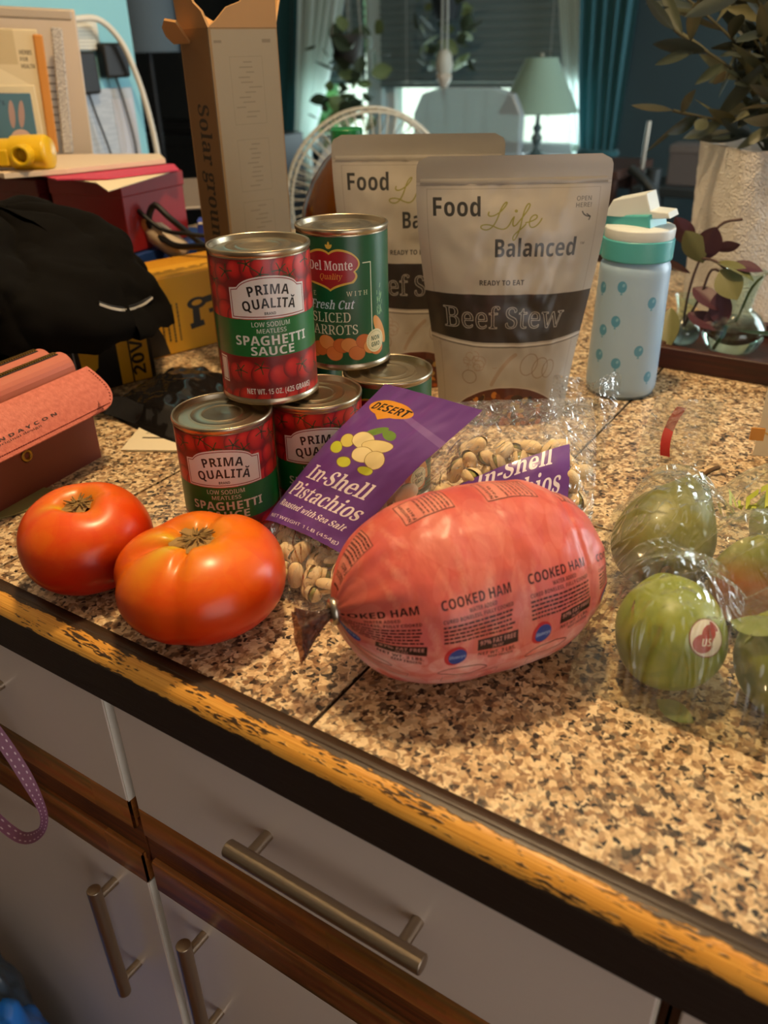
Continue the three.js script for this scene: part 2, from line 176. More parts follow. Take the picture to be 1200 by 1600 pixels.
{
  const S = 0.3095, g0 = 0.0013, xs = [-1.45, -0.232 - 3 * S, -0.232 - 2 * S, -0.232 - S, -0.232, -0.232 + S, -0.232 + 2 * S, 0.75], zs = [0, -0.3045, -0.609, -0.9135, -1.22], r = rng(5);
  for (let i = 0; i < xs.length - 1; i++) for (let j = 0; j < zs.length - 1; j++) { const g = uvBox(slab(xs[i] + g0, xs[i + 1] - g0, T - 0.012, T, zs[j + 1] + g0, zs[j] - (j ? g0 : 0), 0.0012), 1 / S), ou = r(), ov = r(), a = g.attributes.uv, flip = r() > 0.5; for (let k = 0; k < a.count; k++) { const u = a.getX(k), v = a.getY(k); flip ? a.setXY(k, v + ou, u + ov) : a.setXY(k, u + ou, ov - v); } part('tile', g, tileMat, counter); }
  part('grout', slab(-1.449, 0.75, T - 0.02, T - 0.0022, -1.219, 0), std(0x2b211a, 0.9), counter);
  part('substrate', slab(-1.449, 0.75, T - 0.045, T - 0.02, -1.215, 0.006), std(0x4a3524, 0.8), counter);
  const darkPaintEdge = phys(0x23150b, 0.6, { bumpMap: grainBump, bumpScale: 0.0003 });
  part('edge_strip', along([[0, T - 0.01], [0, T + 0.0004], [0.0065, T - 0.0002], [0.0072, T - 0.0008]], -1.45, 0.75), phys(0x3a2a1c, 0.4, { bumpMap: grainBump, bumpScale: 0.0002 }), counter, 'flat dark painted strip along the tiles');
  // worn rounded nosing: paint rubbed through to yellow wood
  const L = 2.2, wear = dataTex(2048, 64, (x, y) => { const X = x / 2048 * L, Y = y / 64, a = fbm(X * 26, Y * 3.2, 1.7, 4), b = fbm(X * 130, Y * 14, 5.1, 3), big = noise(X * 4.5, 0.5, 8.2); const e = Math.abs(Y - 0.56) * 1.9, paint = a * 0.34 + b * 0.34 + Math.pow(e, 6) * 0.5 + big * 0.16 - 0.12 + 0.13 * smooth(X, 1.12, 1.42) + 0.1 * smooth(0.3 - Y, 0, 0.3) + 0.12 * smooth(X, 1.6, 2.0);
    const gr = fbm(X * 18, Y * 26, 9.4, 3); if (paint > 0.14) { const q = 10 * b; return [58 + q, 42 + q, 26 + q]; } if (paint > 0.09) return [120, 84, 40]; return [222 + 26 * gr, 160 + 30 * gr, 66 + 26 * gr]; });
  wear.wrapS = wear.wrapT = THREE.ClampToEdgeWrapping;
  const prof = []; for (let k = 0; k <= 10; k++) { const a = k / 10 * 1.45; prof.push([0.0072 + 0.0128 * Math.sin(a), T - 0.0008 - 0.0125 * (1 - Math.cos(a))]); }
  part('worn_edge', along(prof, -1.45, 0.75, 60), phys(0xffffff, 0.42, { map: wear, bumpMap: wear, bumpScale: 0.0005 }), counter, 'rounded nosing with dark paint rubbed through to yellow wood');
  part('fascia', slab(-1.45, 0.75, T - 0.046, T - 0.012, 0.004, 0.0202, 0.0012), darkPaintEdge, counter, 'dark brown painted front board');
}
// cabinets
const laminate = phys(0xd0c1b5, 0.32, { bumpMap: grainBump, bumpScale: 0.00015 }), laminateEdge = phys(0xe6dfd0, 0.3);
const oak = canvasTex(1024, 256, (g, w, h) => { const r = rng(21); g.fillStyle = '#a8672f'; g.fillRect(0, 0, w, h); for (let i = 0; i < 900; i++) { const y = r() * h; g.strokeStyle = `rgba(${50 + r() * 90},${24 + r() * 50},${6 + r() * 22},${0.12 + r() * 0.14})`; g.lineWidth = 0.6 + r() * 2.2; g.beginPath(); g.moveTo(r() * w - 200, y); g.bezierCurveTo(w * 0.3, y + (r() - 0.5) * 14, w * 0.6, y + (r() - 0.5) * 14, r() * w + 300, y + (r() - 0.5) * 8); g.stroke(); } }, true);
const oakMat = phys(0xffffff, 0.38, { map: oak }), railMat = phys(0xb09a88, 0.5, { map: oak }), carcass = std(0x5a3a20, 0.7);
const FZ = 0.008, Y = (y) => T + y;
function barHandle(parent, vertical, a, b, fixed, postA, postB) { // a, b along the bar; fixed is the other coordinate
  const h = new THREE.Group(); h.name = 'handle'; parent.add(h); const zc = 0.030, P = (t, z) => vertical ? [fixed, t, z] : [t, fixed, z], R = 0.0062;
  const bar = new THREE.LatheGeometry([[0, 0], [R - 0.0008, 0], [R, 0.0008], [R, b - a - 0.0008], [R - 0.0008, b - a], [0, b - a]].map((p) => new THREE.Vector2(...p)), 28); if (vertical) bar.translate(fixed, a, zc); else bar.rotateZ(-Math.PI / 2).translate(a, fixed, zc);
  part('bar', bar, brushed, h); for (const p of [postA, postB]) part('post', between(P(p, FZ), P(p, zc - 0.003), 0.0042, 0.0042, 20), brushed, h);
}
const brushed = std(0xb0a08c, 0.36, { metalness: 1, bumpMap: grainBump, bumpScale: 0.0001 });
function front(parent, name, x0, x1, y0, y1, stripY0, stripY1) { // white laminate panel with its wooden finger pull
  const d = new THREE.Group(); d.name = name; parent.add(d);
  part('panel', slab(x0, x1, Y(y0), Y(y1), FZ - 0.018, FZ, 0.0012), laminate, d); part('edge_banding', slab(x1, x1 + 0.0012, Y(y0), Y(y1), FZ - 0.018, FZ - 0.0008), laminateEdge, d, 'pale end edge of the panel');
  const up = stripY0 >= y1 - 0.001, g = along(up ? [[FZ - 0.018, Y(stripY1)], [FZ - 0.002, Y(stripY1)], [FZ, Y(stripY1) - 0.002], [FZ, Y(stripY0)], [FZ - 0.018, Y(stripY0)]] : [[FZ - 0.018, Y(stripY1)], [FZ, Y(stripY1)], [FZ, Y(stripY0) + 0.002], [FZ - 0.002, Y(stripY0)], [FZ - 0.018, Y(stripY0)]], x0, x1);
  const caps = [x0, x1].map((x) => slab(x - 0.0003, x + 0.0003, Y(stripY0) + 0.001, Y(stripY1) - 0.001, FZ - 0.017, FZ - 0.003)); uvScale(g, (x1 - x0) * 3, 0.22); part('finger_pull', mergeGeometries([g, ...caps].map((q) => q.index ? q.toNonIndexed() : q)), oakMat, d, 'brown wooden finger pull strip'); return d;
}
function cabinet(label, x0, x1, withHandles) {
  const c = thing('base_cabinet', label, 'cabinet');
  part('carcass', mergeGeometries([slab(x0 - 0.004, x0 + 0.012, 0.1, T - 0.046, -0.56, -0.012), slab(x1 - 0.012, x1 + 0.004, 0.1, T - 0.046, -0.56, -0.012), slab(x0 + 0.012, x1 - 0.012, 0.1, T - 0.046, -0.57, -0.555)]), carcass, c);
  part('face_frame', slab(x0 - 0.0049, x1 + 0.0049, 0.1, T - 0.046, -0.0115, FZ - 0.0185), std(0x6b4326, 0.55), c);
  part('rail', uvScale(slab(x0 - 0.0049, x1 + 0.0049, Y(-0.245), Y(-0.196), FZ - 0.0184, FZ - 0.005), 3, 0.3), railMat, c, 'dull brown rail behind the finger pulls');
  const d = front(c, 'drawer', x0, x1, -0.172, -0.047, -0.205, -0.172), e = front(c, 'door', x0, x1, -0.81, -0.272, -0.272, -0.236);
  return { c, d, e };
}
{ const a = cabinet('white drawer and door with wooden pulls left of the gap, pink ribbon on its handle', -0.8, -0.4215); barHandle(a.d, false, -0.69, -0.545, Y(-0.113), -0.675, -0.5585); barHandle(a.e, true, Y(-0.445), Y(-0.29), -0.4695, Y(-0.427), Y(-0.303));
  const b = cabinet('white drawer and door with long steel handle below the ham', -0.409, -0.0172); barHandle(b.d, false, -0.286, -0.137, Y(-0.111), -0.2695, -0.1535); barHandle(b.e, true, Y(-0.42), Y(-0.277), -0.3585, Y(-0.405), Y(-0.292));
  const d = cabinet('white cabinet front at the bottom right corner of the picture', -0.0055, 0.4, false); barHandle(d.d, false, 0.12, 0.27, Y(-0.111), 0.14, 0.25); }
struct('baseboard_cabinet', slab(-1.4, 0.75, 0, 0.1, -0.56, -0.06), black);
// ---------------------------------------------------------------- tins
const tomatoDisc = (g, x, y, r, seed) => { const q = rng(seed), gr = g.createRadialGradient(x - r * 0.3, y - r * 0.35, r * 0.1, x, y, r); gr.addColorStop(0, '#e0352a'); gr.addColorStop(0.55, '#c01f1c'); gr.addColorStop(1, '#6e0f10'); g.fillStyle = gr; g.beginPath(); g.ellipse(x, y, r, r * 0.94, 0, 0, 7); g.fill(); };
const sprig = (g, x, y, s, a0) => { g.strokeStyle = '#2c4a1e'; g.lineCap = 'round'; for (let k = 0; k < 5; k++) { const a = a0 + k * 1.256; g.lineWidth = s * 0.16; g.beginPath(); g.moveTo(x, y); g.quadraticCurveTo(x + Math.cos(a) * s * 0.6, y + Math.sin(a) * s * 0.6 - s * 0.1, x + Math.cos(a) * s * 1.25, y + Math.sin(a) * s * 1.1); g.stroke(); } g.fillStyle = '#1d3315'; g.beginPath(); g.arc(x, y, s * 0.2, 0, 7); g.fill(); };
const sauceLabel = canvasTex(2048, 860, (g, W, H) => {
  g.fillStyle = '#7d1413'; g.fillRect(0, 0, W, H); const r = rng(9);
  for (const yy of [0.05, 0.22, 0.36]) for (let i = 0; i < 22; i++) tomatoDisc(g, (i + r() * 0.6) * W / 21, H * (yy + r() * 0.06), 62 + r() * 26, i);
  for (const yy of [0.99, 0.78]) for (let i = 0; i < 22; i++) tomatoDisc(g, (i + 0.4 + r() * 0.5) * W / 21, H * (yy + r() * 0.05), 70 + r() * 22, i);
  for (let i = 0; i < 20; i++) { sprig(g, (i + r()) * W / 20, H * (0.02 + r() * 0.14), 42, r() * 3); if (i % 2) sprig(g, (i + r()) * W / 20, H * (0.74 + r() * 0.1), 40, r() * 3); }
  g.fillStyle = '#12702f'; g.fillRect(0, H * 0.41, W, H * 0.27);
  for (const cx of [W / 2, 0, W]) {
    const bw = 258, t = H * 0.16, b = H * 0.405, badge = (k) => { g.beginPath(); g.moveTo(cx - bw + k, b - k); g.lineTo(cx - bw + k, t + 26 + k); g.lineTo(cx - bw * 0.78, t + 20 + k); g.quadraticCurveTo(cx - bw * 0.6, t - 40 + k, cx, t - 44 + k); g.quadraticCurveTo(cx + bw * 0.6, t - 40 + k, cx + bw * 0.78, t + 20 + k); g.lineTo(cx + bw - k, t + 26 + k); g.lineTo(cx + bw - k, b - k); g.closePath(); };
    g.fillStyle = '#e9e4dc'; badge(0); g.fill(); g.strokeStyle = '#8c2420'; g.lineWidth = 5; badge(12); g.stroke();
    g.fillStyle = '#16110e'; const arc = (s, y, size, w, bow) => { const n = s.length, font = SANS.replace('$', size); g.font = font; const tw = g.measureText(s).width, k = w / tw; let x = -w / 2; for (const ch of s) { const cw = g.measureText(ch).width * k, m = (x + cw / 2) / (w / 2); g.save(); g.translate(cx + x + cw / 2, y + bow * m * m); g.rotate(2 * bow * m / (w / 2)); g.scale(k, 1.12); g.textAlign = 'center'; g.fillText(ch, 0, 0); g.restore(); x += cw; } };
    arc('PRIMA', H * 0.235, 74, 268, 15); arc('QUALIT\u0102', H * 0.33, 74, 345, 22); textFit(g, 'BRAND', cx, H * 0.378, 76, SANS, 24);
    g.fillStyle = '#e4e6da'; textFit(g, 'LOW SODIUM', cx, H * 0.462, 258, SANSR, 40); textFit(g, 'MEATLESS', cx, H * 0.508, 200, SANSR, 38); textFit(g, 'SPAGHETTI', cx, H * 0.595, 500, SANS, 82); textFit(g, 'SAUCE', cx, H * 0.668, 300, SANS, 76);
    textFit(g, 'NET WT. 15 OZ. (425 GRAMS)', cx + 30, H * 0.965, 470, SANS, 50);
    g.fillStyle = '#e6e2da'; g.fillRect(cx - 430, H * 0.7, 78, H * 0.2); g.strokeStyle = '#7d1413'; g.lineWidth = 5; g.strokeRect(cx - 422, H * 0.715, 62, H * 0.17);
  }
});
const carrotLabel = canvasTex(2048, 860, (g, W, H) => {
  g.fillStyle = '#0d5b32'; g.fillRect(0, 0, W, H);
  for (const cx of [W / 2, 0, W]) {
    const r = rng(4); const blob = (k, c) => { g.fillStyle = c; g.beginPath(); g.moveTo(cx, H * 0.39 + k); g.quadraticCurveTo(cx - 40, H * 0.35 + k, cx - 150 - k, H * 0.335 + k * 0.7); g.quadraticCurveTo(cx - 200 - k, H * 0.3, cx - 165 - k, H * 0.26); g.quadraticCurveTo(cx - 245 - k, H * 0.2, cx - 160, H * 0.135 - k); g.quadraticCurveTo(cx - 60, H * 0.075 - k, cx, H * 0.13 - k); g.quadraticCurveTo(cx + 60, H * 0.075 - k, cx + 160, H * 0.135 - k); g.quadraticCurveTo(cx + 245 + k, H * 0.2, cx + 165 + k, H * 0.26); g.quadraticCurveTo(cx + 200 + k, H * 0.3, cx + 150 + k, H * 0.335 + k * 0.7); g.quadraticCurveTo(cx + 40, H * 0.35 + k, cx, H * 0.39 + k); g.fill(); };
    g.strokeStyle = '#e8e6c8'; g.lineWidth = 7; g.beginPath(); g.moveTo(cx - 250, H * 0.2); g.lineTo(cx - 300, H * 0.2); g.lineTo(cx - 300, H * 0.76); g.moveTo(cx + 235, H * 0.2); g.lineTo(cx + 300, H * 0.2); g.lineTo(cx + 300, H * 0.74); g.stroke();
    blob(15, '#e5c14a'); blob(0, '#a81d25'); g.fillStyle = '#f2efe6'; textFit(g, 'Del Monte', cx, H * 0.245, 330, SERIFB, 84); g.fillStyle = '#e9b54a'; script(g, 'Quality', cx - 80, H * 0.315, 50, -0.2, SERIF, 165);
    g.fillStyle = '#e5c14a'; for (const [a, l] of [[-0.7, 36], [0, 46], [0.7, 36]]) { g.save(); g.translate(cx, H * 0.085); g.rotate(a); g.beginPath(); g.ellipse(0, -l / 2, 9, l / 2, 0, 0, 7); g.fill(); g.restore(); }
    g.fillStyle = '#e3dfb8'; textFit(g, 'M A D E', cx - 190, H * 0.445, 150, SERIF, 44); textFit(g, 'W I T H', cx + 190, H * 0.445, 160, SERIF, 44);
    g.fillStyle = '#cfe0ee'; script(g, 'Fresh Cut', cx - 170, H * 0.545, 82, -0.28, SERIFB, 330);
    g.fillStyle = '#e6e3c6'; textFit(g, 'SLICED', cx - 10, H * 0.65, 300, SERIF, 92); textFit(g, 'CARROTS', cx - 10, H * 0.75, 400, SERIF, 92);
    for (let i = 0; i < 13; i++) { const x = cx - 330 + i * 56, y = H * (0.86 + 0.05 * Math.sin(i * 2.3)); g.fillStyle = ['#e2823a', '#d8722f', '#eb9a4c'][i % 3]; g.beginPath(); g.ellipse(x, y, 62, 50, 0.2, 0, 7); g.fill(); g.strokeStyle = '#b35a22'; g.lineWidth = 3; g.stroke(); }
    g.fillStyle = '#e9a052'; for (const s of [-1, 1]) { g.beginPath(); g.ellipse(cx + s * 380, H * 0.75, 40, 120, -s * 0.5, 0, 7); g.fill(); }
    g.strokeStyle = '#8fbf7a'; g.lineWidth = 4; for (let i = 0; i < 26; i++) { const x = cx + 350 + r() * 60, y = H * (0.38 + r() * 0.22); g.beginPath(); g.moveTo(x, y); g.lineTo(x + 30 * (r() - 0.5), y + 30); g.stroke(); }
    g.fillStyle = '#efe2b0'; g.beginPath(); g.arc(cx + 330, H * 0.83, 82, 0, 7); g.fill(); g.strokeStyle = '#6a7a3a'; g.lineWidth = 4; g.setLineDash([6, 7]); g.beginPath(); g.arc(cx + 330, H * 0.83, 68, 0, 7); g.stroke(); g.setLineDash([]); g.fillStyle = '#2c4a2a'; textFit(g, 'NON', cx + 330, H * 0.825, 84, SANS, 44); textFit(g, 'GMO', cx + 330, H * 0.878, 84, SANS, 44);
  }
});
const CAN_R = 0.0366, CAN_H = 0.1122;
const canEnd = (() => { const p = [[0, 0], [0.014, 0], [0.0148, 0.0009], [0.0162, 0.0009], [0.017, 0.0001], [0.022, 0], [0.0228, 0.0008], [0.0245, 0.0008], [0.0253, 0], [0.0318, -0.0004], [0.0335, -0.0016], [0.0345, -0.0016], [0.0352, 0.0022], [0.0362, 0.0032], [0.0372, 0.0028], [0.0376, 0.0016], [0.0374, -0.0006], [0.0366, -0.0014]]; return p; })();
function makeCan(name, label, tex, pos, turn, group) {
  const o = thing(name, label, 'can', pos, turn, group), lm = phys(0xe6e6e6, 0.36, { map: tex, clearcoat: 0.12, clearcoatRoughness: 0.15 });
  const y0 = 0.0052, y1 = CAN_H - 0.0056;
  part('paper_label', sheet((u, v) => { const a = (u - 0.5) * Math.PI * 2, r = CAN_R + 0.0002; return [r * Math.sin(a), lerp(y0, y1, v), r * Math.cos(a)]; }, 72, 1), lm, o);
  part('body', lathe([[0.0366, 0.0014], [0.0364, 0.006], [0.0364, CAN_H - 0.007], [0.0366, CAN_H - 0.0026]], 64), tin, o);
  part('lid', lathe(canEnd.map(([x, y]) => [x, y + CAN_H - 0.0032]).reverse(), 72), tin, o); part('base', lathe(canEnd.map(([x, y]) => [x, 0.0032 - y]), 72), tin, o);
  return o;
}
const facing = (x, z, off = 0) => Math.atan2(0 - x, 0.2685 - z) + off;
const CANS = { A: [-0.4056, -0.1905], B: [-0.4105, -0.1385], C: [-0.3745, -0.205], D: [-0.3972, -0.2826], E: [-0.3519, -0.277] }, LV = T + 0.0002;
const canA = makeCan('spaghetti_sauce_can', 'red spaghetti sauce can stacked on top of the two others', sauceLabel, [CANS.A[0], LV + CAN_H + 0.0006, CANS.A[1]], facing(...CANS.A, 0.11));
const canB = copyOf(canA, 'red spaghetti sauce can standing at the front left, behind the ribbed tomato', [CANS.B[0], LV, CANS.B[1]], facing(...CANS.B, -0.13));
const canC = copyOf(canA, 'lower red spaghetti sauce can half hidden by the purple pistachio bag', [CANS.C[0], LV, CANS.C[1]], facing(...CANS.C, 0.05));
const canD = makeCan('carrot_can', 'green sliced carrots can stacked upright behind the top red can', carrotLabel, [CANS.D[0], LV + CAN_H + 0.0006, CANS.D[1]], facing(...CANS.D, -0.3));
const canE = copyOf(canD, 'lower green vegetable can under the carrots can, mostly hidden by the pistachio bag', [CANS.E[0], LV, CANS.E[1]], facing(...CANS.E, -0.25));
const canF = copyOf(canD, 'green can at the back of the stack, hidden under the carrots can', [-0.4465, LV, -0.2795], facing(-0.447, -0.28));
// ---------------------------------------------------------------- stew pouches
const pouchArt = canvasTex(1024, 1720, (g, W, H) => {
  g.fillStyle = '#b9b2a6'; g.fillRect(0, 0, W, H); const r = rng(8);
  g.fillStyle = '#aaa498'; g.fillRect(0, 0, W, H * 0.085); g.strokeStyle = 'rgba(120,114,104,0.5)'; g.lineWidth = 3; for (const y of [0.086, 0.098]) { g.beginPath(); g.moveTo(0, H * y); g.lineTo(W, H * y); g.stroke(); } g.strokeRect(56, H * 0.11, W - 112, H * 0.86);
  g.fillStyle = '#3a3a38'; textFit(g, 'Food', W * 0.075, H * 0.2, W * 0.265, SANS, 150, 'left'); textFit(g, 'Balanced', W * 0.4, H * 0.342, W * 0.455, SANS, 150, 'left'); textFit(g, 'TM', W * 0.87, H * 0.305, 26, SANSR, 20, 'left');
  g.fillStyle = '#3a3a38'; textFit(g, 'OPEN', W * 0.865, H * 0.155, 84, SANSR, 36); textFit(g, 'HERE!', W * 0.865, H * 0.177, 90, SANSR, 36); g.strokeStyle = '#3a3a38'; g.lineWidth = 6; g.beginPath(); g.moveTo(W * 0.86, H * 0.19); g.quadraticCurveTo(W * 0.87, H * 0.208, W * 0.905, H * 0.21); g.moveTo(W * 0.885, H * 0.2); g.lineTo(W * 0.907, H * 0.21); g.lineTo(W * 0.9, H * 0.222); g.stroke();
  // the green handwritten word
  g.strokeStyle = '#8d8a3a'; g.lineWidth = 7; g.lineCap = 'round'; g.lineJoin = 'round'; const p = (x, y) => [W * (0.33 + x * 0.32), H * (0.16 + y * 0.12)]; const path = (...c) => { g.beginPath(); g.moveTo(...p(...c[0])); for (let i = 1; i + 2 < c.length + 0; i += 3) g.bezierCurveTo(...p(...c[i]), ...p(...c[i + 1]), ...p(...c[i + 2])); g.stroke(); };
  path([0.14, 0.22], [0.08, 0.42], [0.3, 0.36], [0.42, 0.02], [0.46, -0.1], [0.36, -0.06], [0.3, 0.3], [0.24, 0.6], [0.16, 0.78], [0.04, 0.7], [-0.06, 0.6], [0.1, 0.5], [0.24, 0.64], [0.38, 0.76], [0.44, 0.72], [0.5, 0.5]);
  path([0.5, 0.5], [0.52, 0.4], [0.54, 0.38], [0.55, 0.36], [0.52, 0.56], [0.52, 0.7], [0.6, 0.56], [0.66, 0.4], [0.78, 0.2], [0.8, 0.04], [0.78, -0.08], [0.7, 0.1], [0.66, 0.6], [0.62, 0.9], [0.56, 1.1], [0.54, 1.0], [0.52, 0.85], [0.66, 0.75], [0.74, 0.56]);
  path([0.74, 0.52], [0.9, 0.48], [0.96, 0.36], [0.9, 0.32], [0.8, 0.3], [0.76, 0.62], [0.84, 0.66], [0.92, 0.66], [0.98, 0.5], [1.0, 0.42]); g.beginPath(); g.arc(...p(0.58, 0.2), 5, 0, 7); g.stroke();
  g.fillStyle = '#26221f'; textFit(g, 'READY TO EAT', W * 0.45, H * 0.443, W * 0.26, SANS, 44);
  g.fillStyle = '#2d2521'; g.fillRect(0, H * 0.478, W, H * 0.165); g.fillStyle = '#2d2521'; g.beginPath(); g.moveTo(0, H * 0.64); g.quadraticCurveTo(W * 0.5, H * 0.685, W, H * 0.64); g.fill(); g.strokeStyle = '#ded8cc'; g.lineWidth = 10; g.beginPath(); g.moveTo(0, H * 0.65); g.quadraticCurveTo(W * 0.5, H * 0.695, W, H * 0.65); g.stroke(); g.strokeStyle = '#57504a'; g.lineWidth = 6; g.beginPath(); g.moveTo(0, H * 0.658); g.quadraticCurveTo(W * 0.5, H * 0.703, W, H * 0.658); g.stroke();
  g.strokeStyle = '#c8c2b8'; g.lineWidth = 4.5; g.font = SERIF.replace('$', 220); g.textAlign = 'center'; g.save(); g.translate(W * 0.47, H * 0.605); g.scale(W * 0.75 / g.measureText('Beef Stew').width, 0.86); g.strokeText('Beef Stew', 0, 0); g.restore();
  g.strokeStyle = 'rgba(150,125,105,0.8)'; g.lineWidth = 6; const oval = (x, y, a, b, t) => { g.beginPath(); g.ellipse(W * x, H * y, a, b, t, 0, 7); g.stroke(); }; oval(0.66, 0.75, 58, 76, 0.4); oval(0.74, 0.765, 52, 72, 0.3); oval(0.8, 0.77, 40, 60, 0.2); oval(0.24, 0.8, 50, 46, 0); g.lineWidth = 26; g.strokeStyle = 'rgba(165,135,110,0.55)'; g.beginPath(); g.moveTo(W * 0.56, H * 0.71); g.quadraticCurveTo(W * 0.47, H * 0.75, W * 0.4, H * 0.83); g.stroke(); for (let i = 0; i < 12; i++) { g.lineWidth = 5; g.beginPath(); g.arc(W * (0.18 + r() * 0.25), H * (0.71 + r() * 0.06), 20 + r() * 22, r() * 6, r() * 6 + 2); g.stroke(); }
  g.fillStyle = '#5b2413'; g.beginPath(); g.ellipse(W * 0.52, H * 1.0, W * 0.42, H * 0.16, 0, 0, 7); g.fill(); g.strokeStyle = '#c9c0b4'; g.lineWidth = 8; g.stroke(); for (let i = 0; i < 150; i++) { const a = r() * 6.28, d = Math.sqrt(r()); g.fillStyle = ['#b5561d', '#c77a2c', '#3a1d10', '#6b3319', '#a98a4a', '#2a150c', '#7c3a18'][i % 7]; g.beginPath(); g.ellipse(W * (0.52 + 0.38 * d * Math.cos(a)), H * (1.0 + 0.135 * d * Math.sin(a)), 14 + r() * 30, 10 + r() * 16, r() * 3, 0, 7); g.fill(); }
});
function makePouch(label, pos, turn, lean, seed, hMax = 0.258) {
  const o = thing('stew_pouch', label, 'pouch', pos, turn); const m = phys(0xdedede, 0.34, { map: pouchArt, clearcoat: 0.35, clearcoatRoughness: 0.25 });
  const wTop = 0.182, wBot = 0.134, rc = 0.011;
  const half = (u, v, s) => { let w = lerp(wBot, wTop, smooth(v, 0, 0.9)); const y = v * hMax, x0 = (u - 0.5) * 2, yy = y - (v > 0.9 ? 0 : 0); let hw = w / 2; if (y > hMax - rc) hw -= rc - Math.sqrt(Math.max(0, rc * rc - (y - hMax + rc) ** 2)); const x = x0 * hw;
    const edge = Math.max(0, 1 - Math.abs(x0) ** 3.2), fat = 0.031 * Math.pow(1 - v, 0.85) * (1 - smooth(v, 0.72, 0.97)) + 0.004 * smooth(v, 0.05, 0.5) * (1 - smooth(v, 0.8, 0.95)); const wr = 0.0022 * fbm(x0 * 3.2 + v * 2, v * 6, seed, 3) * (1 - smooth(v, 0.86, 0.95)) + 0.0011 * Math.abs(noise(x0 * 7 - v * 5, v * 3 + x0, seed + 9)) * (1 - smooth(v, 0.86, 0.95));
    return [x, y * 0.996, s * (edge * fat + 0.0006) + edge * wr * s + lean * y + 0.004 * Math.sin(x0 * 1.4 + seed) * v]; };
  part('front_panel', sheet((u, v) => half(u, v, 1), 48, 60), m, o); part('back_panel', sheet((u, v) => { const q = half(1 - u, v, -1); q[3] = 0.02; q[4] = 0.9; return q; }, 48, 60), m, o, 'plain grey back');
  part('gusset', sheet((u, v) => { const a = half(u, 0, 1), b = half(u, 0, -1); return [a[0], 0.0004 + 0.012 * (1 - Math.abs(2 * v - 1)) * Math.max(0, 1 - (2 * u - 1) ** 2), lerp(b[2], a[2], v), 0.3, 0.05]; }, 24, 6), m, o);
  const seal = sheet((u, v) => { const q = half(lerp(0.02, 0.98, u), lerp(0.905, 0.925, v), 1); return [q[0], q[1], q[2] + 0.0002 + 0.0004 * Math.sin(Math.PI * v), 0.5, 0.96]; }, 20, 4); part('zip_ridge', seal, m, o); return o;
}
makePouch('grey beef stew pouch standing in front, next to the bottle', [-0.339, T + 0.0003, -0.48], Math.atan2(0.5, 0.866), 0.0, 2);
makePouch('grey beef stew pouch standing behind, half covered by the other pouch', [-0.473, T + 0.0003, -0.53], Math.atan2(0.5, 0.866), 0.0, 6, 0.268);
